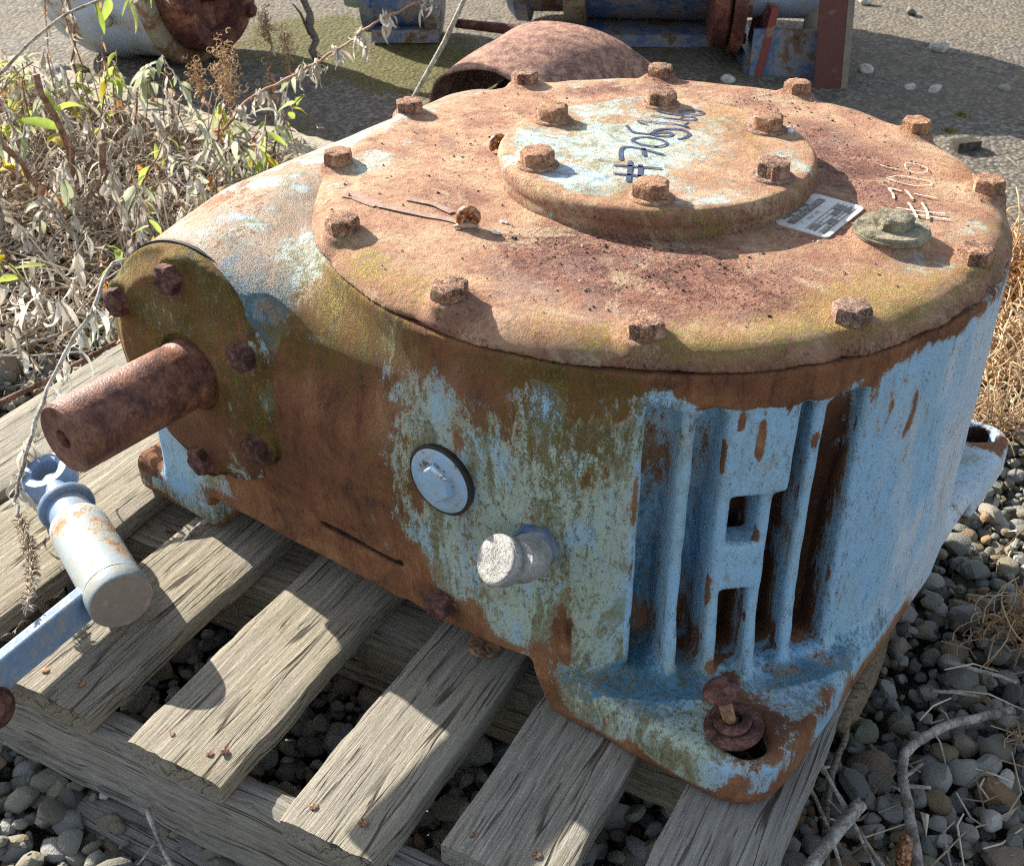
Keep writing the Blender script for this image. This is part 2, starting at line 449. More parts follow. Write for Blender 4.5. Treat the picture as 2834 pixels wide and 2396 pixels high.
# wood
def wood_material(name, base, light, dark, green=0.3):
    k = NT(name); o = k.obj()
    w = k.noise(k.mapping(o, (4, 26, 26)), 1.0, 3, 0.5)
    warp = k.n.new('ShaderNodeVectorMath'); warp.operation = 'MULTIPLY_ADD'
    k.L(w, warp.inputs[0]); warp.inputs[1].default_value = (0, 0.022, 0.022); k.L(o, warp.inputs[2])
    wv = warp.outputs[0]
    g1 = k.noise(k.mapping(wv, (5, 260, 260)), 1.0, 6, 0.75, 0.3)
    g2 = k.noise(k.mapping(wv, (24, 1100, 1100)), 1.0, 3, 0.7)
    big = k.noise(o, 9, 5, 0.65)
    n3 = k.noise(o, 500, 3, 0.6)
    knot = k.voro(k.mapping(o, (4.5, 14, 14)), 1.0)
    x = k.math('ADD', k.math('MULTIPLY', g1, 0.5), k.math('ADD', k.math('MULTIPLY', g2, 0.38), k.math('MULTIPLY', n3, 0.12)))
    c = k.ramp(x, [(0.36, dark), (0.45, tuple(b * 0.72 for b in base)), (0.52, base), (0.62, light)])
    c = k.mix(k.math('MULTIPLY', k.step(big, 0.40, 0.66), green), c, k.mix(n3, (0.17, 0.145, 0.065), (0.30, 0.265, 0.13)))
    kn = k.math('SUBTRACT', 1.0, k.step(knot, 0.05, 0.15))
    ringw = k.math('MULTIPLY', k.math('ADD', k.math('SINE', k.math('MULTIPLY', knot, 150.0)), 1.0), 0.5)
    c = k.mix(k.math('MULTIPLY', kn, 0.75), c, k.mix(ringw, dark, tuple(b * 0.7 for b in base)))
    rn = k.n.new('ShaderNodeObjectInfo').outputs['Random']
    c = k.mix(k.math('MULTIPLY', k.step(rn, 0.3, 0.9), 0.35), c, k.mix(x, (0.10, 0.10, 0.095), (0.40, 0.395, 0.375)))
    cr = k.noise(k.mapping(wv, (8, 420, 420)), 1.0, 2, 0.5)
    crack = k.math('MULTIPLY', k.math('SUBTRACT', 1.0, k.step(cr, 0.30, 0.40)), 0.9)
    c2 = k.math('SUBTRACT', 1.0, k.step(k.math('ABSOLUTE', k.math('SUBTRACT', k.noise(k.mapping(wv, (1.6, 44, 44)), 1.0, 2, 0.5), 0.5)), 0.002, 0.012))
    c2 = k.math('MULTIPLY', c2, k.step(k.noise(k.mapping(o, (5, 16, 16)), 1.0, 2, 0.5), 0.46, 0.58))
    crack = k.math('MAXIMUM', crack, c2)
    c = k.mix(k.math('MULTIPLY', crack, 0.85), c, (0.04, 0.03, 0.02))
    h = k.math('SUBTRACT', k.math('MULTIPLY', x, 1.2), k.math('MULTIPLY', crack, 0.8))
    return k.done(c, 0.88, k.bump(h, 0.9, 0.0022), 0.2)
M_WOOD = wood_material('weathered_pallet_wood', (0.31, 0.268, 0.20), (0.49, 0.44, 0.355), (0.085, 0.068, 0.048), 0.32)
M_WOODGREY = wood_material('silver_grey_wood', (0.27, 0.25, 0.215), (0.42, 0.40, 0.36), (0.085, 0.075, 0.06), 0.22)
M_BARK = wood_material('rotten_bark_wood', (0.17, 0.13, 0.085), (0.28, 0.23, 0.17), (0.05, 0.038, 0.025), 0.25)
M_TWIG = rust_material('dry_grey_twig', [(0.14, 0.11, 0.085), (0.27, 0.235, 0.19), (0.38, 0.34, 0.29), (0.52, 0.48, 0.42)], scale=1.0, rough=0.85, bump=0.5)
M_BROWNSTEM = rust_material('red_brown_stem', [(0.10, 0.05, 0.032), (0.17, 0.085, 0.052), (0.24, 0.125, 0.08), (0.36, 0.22, 0.15)], rough=0.8, bump=0.4)
M_ORANGESTEM = rust_material('orange_stem', [(0.22, 0.10, 0.06), (0.32, 0.15, 0.085), (0.40, 0.21, 0.13), (0.5, 0.34, 0.24)], rough=0.7, bump=0.2)

# stones
def stone_material(name):
    k = NT(name); o = k.n.new('ShaderNodeNewGeometry').outputs['Position']
    inf = k.n.new('ShaderNodeObjectInfo')
    rnd = k.math('FRACT', k.math('ADD', k.attr('rnd'), inf.outputs['Random']))
    c = k.ramp(rnd, [(0.0, (0.091, 0.091, 0.083)), (0.16, (0.195, 0.192, 0.165)), (0.3, (0.220, 0.189, 0.128)), (0.42, (0.122, 0.131, 0.122)), (0.54, (0.256, 0.250, 0.220)), (0.62, (0.268, 0.165, 0.083)), (0.68, (0.159, 0.165, 0.116)), (0.80, (0.293, 0.281, 0.244)), (0.90, (0.183, 0.189, 0.189)), (0.97, (0.281, 0.275, 0.250)), (1.0, (0.512, 0.476, 0.415))])
    n1 = k.noise(o, 60, 4, 0.6); n2 = k.noise(o, 420, 3, 0.6)
    c = k.mix(k.math('MULTIPLY', k.step(n1, 0.4, 0.7), 0.45), c, k.mix(0.5, c, (0.12, 0.10, 0.06)))
    c = k.mix(k.math('MULTIPLY', k.step(n2, 0.55, 0.75), 0.4), c, (0.30, 0.28, 0.24))
    return k.done(c, 0.82, k.bump(k.math('ADD', n2, n1), 0.8, 0.0018), 0.2)
M_STONE = stone_material('river_pebble')
M_PALESTONE = rust_material('pale_stone', [(0.30, 0.29, 0.25), (0.40, 0.385, 0.34), (0.50, 0.48, 0.42), (0.62, 0.6, 0.55)], rough=0.8, bump=0.3)
M_KERB = rust_material('sandy_concrete', [(0.20, 0.175, 0.12), (0.28, 0.245, 0.175), (0.34, 0.30, 0.215), (0.42, 0.385, 0.29)], scale=0.5, bump=0.6)

def asphalt_material():
    k = NT('old_asphalt'); o = k.obj()
    v = k.voro(o, 105); n1 = k.noise(o, 3, 4, 0.6); n2 = k.noise(o, 130, 4, 0.65); n3 = k.noise(o, 14, 3, 0.6)
    vc = k.voro(o, 105, out='Color')
    bw = k.n.new('ShaderNodeRGBToBW'); k.L(vc, bw.inputs[0])
    c = k.ramp(bw.outputs[0], [(0.15, (0.10, 0.085, 0.068)), (0.5, (0.155, 0.135, 0.108)), (0.85, (0.235, 0.205, 0.165))])
    c = k.mix(k.math('MULTIPLY', k.step(v, 0.45, 0.75), 0.7), c, (0.055, 0.048, 0.04))
    c = k.mix(k.math('MULTIPLY', k.step(n1, 0.40, 0.64), 0.5), c, k.mix(n2, (0.09, 0.075, 0.05), (0.22, 0.185, 0.125)))
    c = k.mix(k.math('MULTIPLY', k.step(n3, 0.56, 0.66), 0.35), c, (0.05, 0.045, 0.04))
    mo = k.math('MULTIPLY', k.step(k.math('ADD', k.attr('moss'), k.math('MULTIPLY', k.math('SUBTRACT', k.math('ADD', k.math('MULTIPLY', n2, 0.4), k.math('MULTIPLY', n3, 0.6)), 0.5), 2.6)), 0.35, 0.7), 1.0)
    c = k.mix(mo, c, k.ramp(n2, [(0.35, (0.04, 0.037, 0.010)), (0.6, (0.125, 0.11, 0.032))]))
    h = k.math('ADD', k.math('MULTIPLY', k.math('SUBTRACT', 1.0, v), 1.0), k.math('MULTIPLY', n2, 0.6))
    return k.done(c, 0.9, k.bump(h, 1.0, 0.0032), 0.25)
M_ASPHALT = asphalt_material()
M_SOIL = rust_material('dark_gravelly_soil', [(0.03, 0.025, 0.018), (0.055, 0.045, 0.032), (0.08, 0.066, 0.046), (0.14, 0.12, 0.09)], bump=1.0)
M_MOSS = rust_material('green_moss', [(0.035, 0.035, 0.007), (0.085, 0.085, 0.014), (0.15, 0.145, 0.025), (0.24, 0.22, 0.05)], scale=1.2, rough=0.95, bump=1.0)

def leaf_material(name, a, b, tr=0.35, var=0.0):
    k = NT(name); o = k.obj()
    inf = k.n.new('ShaderNodeObjectInfo')
    rnd = k.math('FRACT', k.math('ADD', k.attr('rnd'), inf.outputs['Random']))
    n = k.noise(o, 140, 3, 0.6)
    x = k.math('ADD', k.math('MULTIPLY', rnd, 0.75), k.math('MULTIPLY', n, 0.35))
    c = k.mix(k.step(x, 0.15, 0.9), a, b)
    k.val(c, k.b.inputs['Base Color']); k.b.inputs['Roughness'].default_value = 0.65
    k.b.inputs['Specular IOR Level'].default_value = 0.25
    t = k.n.new('ShaderNodeBsdfTranslucent'); k.val(c, t.inputs[0])
    mx = k.n.new('ShaderNodeMixShader'); mx.inputs[0].default_value = tr
    k.L(k.b.outputs[0], mx.inputs[1]); k.L(t.outputs[0], mx.inputs[2]); k.L(mx.outputs[0], k.out.inputs[0])
    k.L(k.bump(n, 0.5, 0.001), k.b.inputs['Normal'])
    return k.m
M_DRYLEAF = leaf_material('dry_grey_leaf', (0.38, 0.33, 0.26), (0.74, 0.69, 0.61), 0.28)
M_TANLEAF = leaf_material('tan_curled_leaf', (0.42, 0.25, 0.12), (0.72, 0.56, 0.36), 0.35)
M_GREENLEAF = leaf_material('fresh_green_leaf', (0.24, 0.33, 0.06), (0.58, 0.66, 0.16), 0.55)
M_YELLOWLEAF = leaf_material('yellow_leaf', (0.42, 0.34, 0.04), (0.60, 0.52, 0.07), 0.5)
M_SAGELEAF = leaf_material('sage_green_leaf', (0.32, 0.35, 0.20), (0.58, 0.60, 0.43), 0.40)
M_ORANGELEAF = leaf_material('orange_dead_leaf', (0.36, 0.13, 0.03), (0.48, 0.26, 0.09), 0.4)
M_LITTER = leaf_material('dry_litter', (0.22, 0.14, 0.075), (0.70, 0.61, 0.48), 0.2)
# ------------------------------------------------------------------ gearbox
# local axes: x to the right along the front, y back along the input shaft, z up from the underside of the feet
DECK = 0.11
GB = empty('gearbox', (0, 0, DECK), R(-36.93), 'large rusty worm gearbox in flaking blue paint with round bolted lid, on the pallet', 'gearbox')
AX, AZ = -0.258, 0.198              # worm shaft axis (x, z)

S_BODY = [(-0.127,-0.286,0.235,0.035,'r',1.2),
    (-0.13,-0.286,0.169,0.05,'r',1.3),
    (-0.143,-0.286,0.113,0.05,'r',1.3),
    (-0.096,-0.286,0.228,0.03,'r',1.2),
    (-0.091,-0.286,0.185,0.035,'r',1.2),
    (-0.089,-0.286,0.147,0.03,'r',1.0),
    (-0.194,-0.286,0.091,0.05,'r',1.2),
    (-0.235,-0.286,0.073,0.03,'r',1.0),
    (-0.117,-0.286,0.094,0.04,'r',1.1),
    (-0.069,-0.286,0.076,0.03,'r',1.1),
    (-0.032,-0.286,0.063,0.03,'r',1.1),
    (0.011,-0.288,0.066,0.02,'r',1.0),
    (0.034,-0.286,0.056,0.015,'r',0.8),
    (-0.064,-0.281,0.305,0.04,'r',0.8),
    (-0.057,-0.286,0.152,0.02,'r',0.6),
    (-0.13,-0.286,0.169,0.06,'d',0.6),
    (-0.167,-0.286,0.108,0.05,'d',0.5),
    (-0.198,-0.286,0.067,0.04,'d',0.3),
    (-0.089,-0.286,0.204,0.03,'d',0.4),
    (0.006,-0.288,0.292,0.03,'d',0.5),
    (0.046,-0.284,0.312,0.04,'d',0.5),
    (0.003,-0.284,0.305,0.03,'r',0.9),
    (0.046,-0.284,0.308,0.03,'r',0.9),
    (0.081,-0.276,0.311,0.02,'r',0.8),
    (0.113,-0.265,0.31,0.02,'r',0.8),
    (0.142,-0.251,0.309,0.02,'r',0.8),
    (0.181,-0.224,0.307,0.016,'r',1.2),
    (0.194,-0.213,0.304,0.018,'r',1.3),
    (0.208,-0.199,0.302,0.018,'r',1.3),
    (0.222,-0.184,0.302,0.018,'r',1.3),
    (0.235,-0.167,0.304,0.018,'r',1.3),
    (0.246,-0.149,0.309,0.018,'r',1.3),
    (0.258,-0.129,0.315,0.016,'r',1.2),
    (0.268,-0.105,0.317,0.014,'r',1.2),
    (0.278,-0.077,0.321,0.014,'r',1.1),
    (0.284,-0.049,0.324,0.014,'r',1.0),
    (0.152,-0.244,0.312,0.015,'r',0.8),
    (0.194,-0.213,0.306,0.03,'d',0.5),
    (0.239,-0.161,0.304,0.03,'d',0.4),
    (0.085,-0.275,0.267,0.035,'m',0.9),
    (0.108,-0.267,0.256,0.03,'m',0.8),
    (0.126,-0.259,0.286,0.03,'m',0.8),
    (0.082,-0.276,0.234,0.025,'m',0.6),
    (0.118,-0.263,0.233,0.025,'m',0.5),
    (0.068,-0.28,0.287,0.025,'m',0.6),
    (0.098,-0.271,0.294,0.03,'m',0.7),
    (0.148,-0.247,0.289,0.02,'m',0.6),
    (0.042,-0.285,0.251,0.02,'m',0.5),
    (0.019,-0.287,0.187,0.02,'m',0.4),
    (-0.023,-0.286,0.129,0.02,'m',0.4),
    (0.075,-0.278,0.202,0.02,'m',0.5),
    (-0.094,-0.285,0.305,0.03,'m',1.0),
    (-0.06,-0.286,0.296,0.03,'m',1.0),
    (-0.027,-0.286,0.291,0.025,'m',0.9),
    (-0.128,-0.286,0.303,0.02,'m',0.8),
    (-0.092,-0.286,0.273,0.03,'m',0.7),
    (-0.315,-0.286,0.282,0.03,'m',0.6),
    (0.046,-0.284,0.281,0.02,'r',0.6),
    (0.026,-0.287,0.254,0.018,'r',0.5),
    (0.1,-0.27,0.208,0.02,'r',0.4),
    (0.076,-0.278,0.171,0.012,'r',0.7),
    (0.087,-0.275,0.155,0.012,'r',0.9),
    (0.125,-0.26,0.226,0.02,'r',0.4),
    (0.109,-0.267,0.227,0.012,'r',0.5),
    (0.061,-0.282,0.253,0.02,'r',0.4),
    (0.132,-0.256,0.276,0.015,'r',0.4),
    (0.113,-0.265,0.296,0.02,'r',0.5),
    (0.016,-0.288,0.225,0.012,'r',0.5),
    (0.105,-0.268,0.103,0.01,'r',1.0,4),
    (0.103,-0.269,0.067,0.01,'r',0.9,3),
    (0.146,-0.248,0.154,0.006,'r',0.8,5),
    (0.146,-0.248,0.211,0.006,'r',0.7,5),
    (0.001,-0.288,0.188,0.02,'r',0.5),
    (0.027,-0.287,0.153,0.02,'r',0.4),
    (-0.05,-0.286,0.179,0.02,'r',0.5),
    (-0.02,-0.287,0.169,0.015,'r',0.4),
    (-0.055,-0.286,0.119,0.02,'r',0.5),
    (-0.025,-0.286,0.092,0.02,'r',0.4),
    (0.044,-0.285,0.102,0.015,'r',0.4),
    (-0.01,-0.288,0.249,0.03,'p',0.6),
    (0.008,-0.288,0.235,0.03,'p',0.8),
    (0.045,-0.284,0.214,0.04,'p',0.9),
    (0.068,-0.28,0.182,0.04,'p',1.0),
    (0.044,-0.285,0.146,0.04,'p',1.0),
    (0.083,-0.276,0.126,0.04,'p',1.0),
    (0.08,-0.277,0.085,0.04,'p',1.0),
    (0.026,-0.287,0.104,0.03,'p',1.0),
    (0.106,-0.268,0.214,0.04,'p',0.9),
    (0.111,-0.266,0.162,0.03,'p',0.7),
    (-0.0,-0.288,0.15,0.03,'p',0.9),
    (0.124,-0.26,0.259,0.03,'p',0.8),
    (-0.038,-0.286,0.136,0.03,'p',0.8),
    (0.152,-0.244,0.262,0.02,'p',0.4),
    (-0.067,-0.286,0.213,0.02,'p',0.4),
    (0.115,-0.286,0.041,0.03,'p',1.0),
    (0.16,-0.286,0.042,0.03,'p',1.0),
    (0.199,-0.286,0.026,0.03,'p',0.9),
    (0.212,-0.268,0.045,0.04,'p',0.7),
    (0.168,-0.264,0.045,0.03,'p',0.3),
    (-0.249,-0.286,0.301,0.05,'p',1.0),
    (-0.252,-0.23,0.305,0.07,'p',0.9),
    (-0.257,-0.157,0.305,0.04,'p',0.8),
    (-0.222,-0.286,0.291,0.03,'p',0.8),
    (-0.146,-0.286,0.255,0.02,'p',0.5),
    (-0.173,-0.286,0.289,0.025,'t',1.0),
    (-0.161,-0.286,0.258,0.02,'t',0.9),
    (-0.152,-0.286,0.212,0.015,'t',0.6),
    (-0.154,-0.286,0.234,0.02,'t',0.8),
    (0.148,-0.254,0.045,0.02,'t',0.8),
    (0.177,-0.251,0.045,0.03,'t',0.8),
    (0.281,-0.18,0.045,0.03,'t',0.7),
    (0.042,-0.285,0.284,0.015,'t',0.5),
    (0.044,-0.285,0.112,0.02,'t',0.3),
    (-0.063,-0.286,0.149,0.015,'t',0.3),
    (0.102,-0.286,0.022,0.02,'r',1.0),
    (0.139,-0.286,0.007,0.014,'r',1.2),
    (0.175,-0.286,0.004,0.014,'r',1.2),
    (0.223,-0.321,0.045,0.014,'r',1.2),
    (0.239,-0.286,0.001,0.014,'r',1.2),
    (0.267,-0.286,0.008,0.016,'r',1.2),
    (0.084,-0.282,0.045,0.015,'r',0.8),
    (0.251,-0.25,0.045,0.026,'r',0.8),
    (0.224,-0.229,0.045,0.02,'r',0.4),
    (0.261,-0.214,0.045,0.02,'r',0.5),
    (0.208,-0.246,0.045,0.03,'p',0.7),
    (0.269,-0.207,0.045,0.02,'t',0.5),
    (0.287,-0.212,0.045,0.016,'r',1.1),
    (0.291,-0.244,0.045,0.014,'r',1.0),
    (0.284,-0.178,0.045,0.014,'r',0.8),
    (0.247,-0.242,0.045,0.03,'d',0.4),
    (0.152,-0.286,0.027,0.01,'r',0.6),
    (0.295,-0.284,0.045,0.014,'r',1.0),
    (0.287,-0.305,0.045,0.014,'r',1.2),
    (-0.376,-0.286,0.051,0.03,'r',0.6),
    (-0.387,-0.286,0.01,0.03,'m',0.8),
    (-0.367,-0.286,0.001,0.02,'m',0.8),
    (-0.33,-0.286,0.006,0.02,'m',0.6),
    (-0.3,-0.286,0.014,0.015,'m',0.5),
    (-0.363,-0.286,0.073,0.02,'p',0.8),
    (0.23,-0.174,0.263,0.012,'r',1.1,3),
    (0.234,-0.168,0.211,0.012,'r',1.1,3),
    (0.237,-0.164,0.156,0.012,'r',1.0,3),
    (0.235,-0.167,0.095,0.012,'r',1.1,3),
    (0.233,-0.169,0.054,0.012,'r',1.2,2),
    (0.202,-0.205,0.193,0.015,'r',1.3),
    (0.209,-0.198,0.099,0.014,'r',1.2,2),
    (0.207,-0.2,0.058,0.014,'r',1.2,2),
    (0.19,-0.217,0.066,0.01,'r',0.9,2),
    (0.165,-0.236,0.082,0.008,'r',0.8,3),
    (0.248,-0.146,0.045,0.014,'r',1.0,2),
    (0.252,-0.139,0.202,0.01,'m',0.9,3),
    (0.257,-0.13,0.139,0.01,'m',0.8,3),
    (0.257,-0.131,0.08,0.01,'m',0.7,3),
    (0.268,-0.144,0.045,0.012,'r',0.8,2),
    (0.185,-0.22,0.25,0.008,'m',0.7,3),
    (0.265,-0.127,0.045,0.02,'m',0.6),
    (0.175,-0.228,0.107,0.006,'m',0.6,4),
    (0.191,-0.216,0.131,0.006,'m',0.6,4),
    (0.19,-0.216,0.221,0.004,'r',0.7,2),
    (0.208,-0.199,0.118,0.006,'r',0.5),
    (0.227,-0.177,0.239,0.005,'r',0.8),
    (0.254,-0.136,0.142,0.005,'r',0.8),
    (0.254,-0.137,0.179,0.005,'r',0.9,3),
    (0.255,-0.134,0.222,0.004,'r',0.7,4),
    (0.234,-0.168,0.211,0.02,'d',0.7,3),
    (0.236,-0.165,0.079,0.02,'d',0.8,3),
    (0.21,-0.197,0.088,0.02,'d',0.8,3),
    (0.202,-0.205,0.193,0.02,'d',0.7),
    (0.27,-0.101,0.285,0.004,'r',0.9,5),
    (0.273,-0.092,0.257,0.005,'r',1.0,3),
    (0.272,-0.095,0.241,0.004,'r',0.8,3),
    (0.273,-0.091,0.205,0.003,'r',0.7,5),
    (0.276,-0.083,0.306,0.008,'m',0.5,4),
    (0.283,-0.053,0.302,0.02,'p',0.5),
    (0.283,-0.052,0.209,0.03,'p',0.35,3),
    (0.281,-0.064,0.146,0.03,'p',0.45,3),
    (0.278,-0.075,0.077,0.03,'p',0.4,3),
    (0.276,-0.081,0.054,0.012,'m',0.3,4),
    (0.283,-0.053,0.318,0.02,'m',0.5,2),
    (0.287,-0.027,0.323,0.02,'m',0.6,2),
    (0.263,-0.118,0.262,0.003,'r',0.7,5),
    (-0.294,-0.236,0.305,0.03,'r',0.5),
    (-0.337,-0.116,0.305,0.02,'r',0.7),
    (-0.349,-0.078,0.305,0.03,'r',0.8),
    (-0.359,-0.001,0.305,0.04,'r',0.9),
    (-0.354,0.067,0.305,0.03,'r',0.8),
    (-0.237,-0.266,0.305,0.02,'r',0.4),
    (-0.279,-0.2,0.305,0.02,'r',0.4),
    (-0.257,-0.183,0.305,0.006,'r',0.9),
    (-0.222,-0.22,0.305,0.006,'r',0.9),
    (-0.295,-0.144,0.305,0.006,'r',0.8),
    (-0.305,-0.193,0.305,0.02,'r',0.5),
    (-0.293,-0.284,0.305,0.02,'p',0.9)]
S_LID = [(0.063,-0.161,0.334,0.05,'d',0.9),
    (0.094,-0.158,0.334,0.04,'d',0.8),
    (0.03,-0.155,0.334,0.04,'d',0.7),
    (0.134,-0.165,0.334,0.04,'d',0.6),
    (0.011,-0.18,0.334,0.03,'d',0.5),
    (0.036,-0.119,0.334,0.03,'d',0.6),
    (0.07,-0.104,0.334,0.03,'d',0.6),
    (0.136,-0.126,0.334,0.04,'d',0.5),
    (0.107,0.12,0.334,0.05,'d',0.8),
    (0.16,0.079,0.334,0.04,'d',0.8),
    (0.059,0.174,0.334,0.04,'d',0.7),
    (-0.021,0.234,0.334,0.03,'d',0.6),
    (0.204,0.04,0.334,0.03,'d',0.4),
    (0.166,-0.011,0.334,0.03,'d',0.5),
    (-0.085,-0.139,0.334,0.04,'d',0.4),
    (-0.123,-0.143,0.334,0.04,'d',0.3),
    (-0.13,-0.055,0.334,0.03,'d',0.3),
    (-0.148,0.167,0.334,0.03,'d',0.5),
    (-0.188,0.148,0.334,0.02,'d',0.4),
    (0.179,-0.15,0.334,0.04,'d',0.5),
    (0.187,-0.089,0.334,0.03,'d',0.4),
    (-0.223,-0.11,0.334,0.02,'p',1.0),
    (-0.217,-0.134,0.334,0.015,'p',0.9),
    (-0.258,-0.044,0.334,0.02,'p',0.8),
    (-0.265,-0.016,0.334,0.015,'p',0.8),
    (-0.212,-0.057,0.334,0.02,'p',0.5),
    (-0.257,0.078,0.334,0.02,'p',0.9),
    (-0.256,0.116,0.334,0.015,'p',0.9),
    (-0.189,0.166,0.334,0.012,'p',0.8),
    (-0.171,0.193,0.334,0.01,'p',0.7),
    (-0.198,-0.173,0.334,0.012,'p',0.7),
    (-0.17,-0.202,0.334,0.01,'p',0.6),
    (-0.256,0.016,0.334,0.015,'p',0.7),
    (0.162,0.204,0.334,0.012,'p',0.7),
    (-0.173,1.095,0.045,0.012,'p',0.6),
    (0.214,0.132,0.334,0.01,'p',0.5),
    (0.25,0.062,0.334,0.02,'p',0.6),
    (0.248,-0.024,0.334,0.02,'p',0.4),
    (0.24,-0.05,0.334,0.03,'p',0.3),
    (0.244,0.036,0.334,0.02,'p',0.4),
    (-0.128,-0.24,0.334,0.012,'p',0.5),
    (-0.148,-0.234,0.305,0.01,'p',0.7),
    (-0.161,-0.232,0.305,0.008,'p',0.9),
    (0.134,0.528,0.045,0.012,'p',0.9),
    (0.278,-0.076,0.334,0.008,'p',0.9),
    (-0.089,-0.242,0.305,0.02,'p',0.3),
    (0.068,-0.258,0.334,0.02,'m',0.8),
    (0.1,-0.259,0.334,0.02,'m',0.9),
    (0.122,-0.252,0.334,0.02,'m',0.9),
    (0.163,-0.229,0.334,0.03,'m',0.9),
    (0.187,-0.207,0.334,0.03,'m',0.9),
    (0.208,-0.179,0.334,0.03,'m',1.0),
    (0.222,-0.135,0.334,0.03,'m',1.0),
    (0.235,-0.1,0.334,0.03,'m',1.0),
    (0.251,-0.07,0.334,0.03,'m',1.0),
    (0.265,-0.031,0.334,0.02,'m',1.0),
    (0.271,0.013,0.334,0.02,'m',0.9),
    (0.262,0.071,0.334,0.02,'m',0.9),
    (0.2,-0.134,0.334,0.03,'m',0.5),
    (0.212,-0.07,0.334,0.03,'m',0.5),
    (-0.073,0.261,0.334,0.02,'m',0.8),
    (-0.038,0.278,0.334,0.02,'m',0.7),
    (0.04,0.27,0.334,0.02,'m',0.8),
    (0.085,0.259,0.334,0.02,'m',0.6),
    (0.155,0.199,0.334,0.02,'m',0.4),
    (-0.087,-0.26,0.305,0.015,'m',1.2),
    (-0.057,-0.267,0.305,0.015,'m',1.2),
    (-0.033,-0.268,0.305,0.015,'m',1.0),
    (-0.124,-0.248,0.305,0.012,'m',1.0),
    (-0.102,-0.261,0.305,0.012,'m',1.1),
    (-0.137,-0.247,0.334,0.01,'m',0.6),
    (0.051,-0.263,0.334,0.015,'m',0.5),
    (-0.024,-0.251,0.305,0.015,'m',0.8),
    (0.002,-0.226,0.334,0.04,'o',0.6),
    (-0.081,-0.227,0.334,0.04,'o',0.5),
    (-0.296,0.286,0.305,0.02,'o',0.5),
    (-0.145,0.208,0.334,0.02,'o',0.7),
    (0.2,0.161,0.334,0.03,'o',0.7),
    (0.111,-0.063,0.334,0.03,'o',0.4),
    (0.228,-0.019,0.334,0.03,'o',0.5),
    (-0.359,-0.001,0.305,0.02,'o',0.6)]

def splat(v, S, ch, st=1.0):
    out = np.zeros(len(v))
    for s in S:
        if s[4] != ch: continue
        zs = s[6] if len(s) > 6 else 1.0
        d2 = ((v[:, 0] - s[0]) ** 2 + (v[:, 1] - s[1]) ** 2) / s[3] ** 2 + ((v[:, 2] - s[2]) / (s[3] * zs * st)) ** 2
        near = d2 < 9
        out[near] += s[5] * np.exp(-d2[near])
    return np.minimum(out, 1.35)

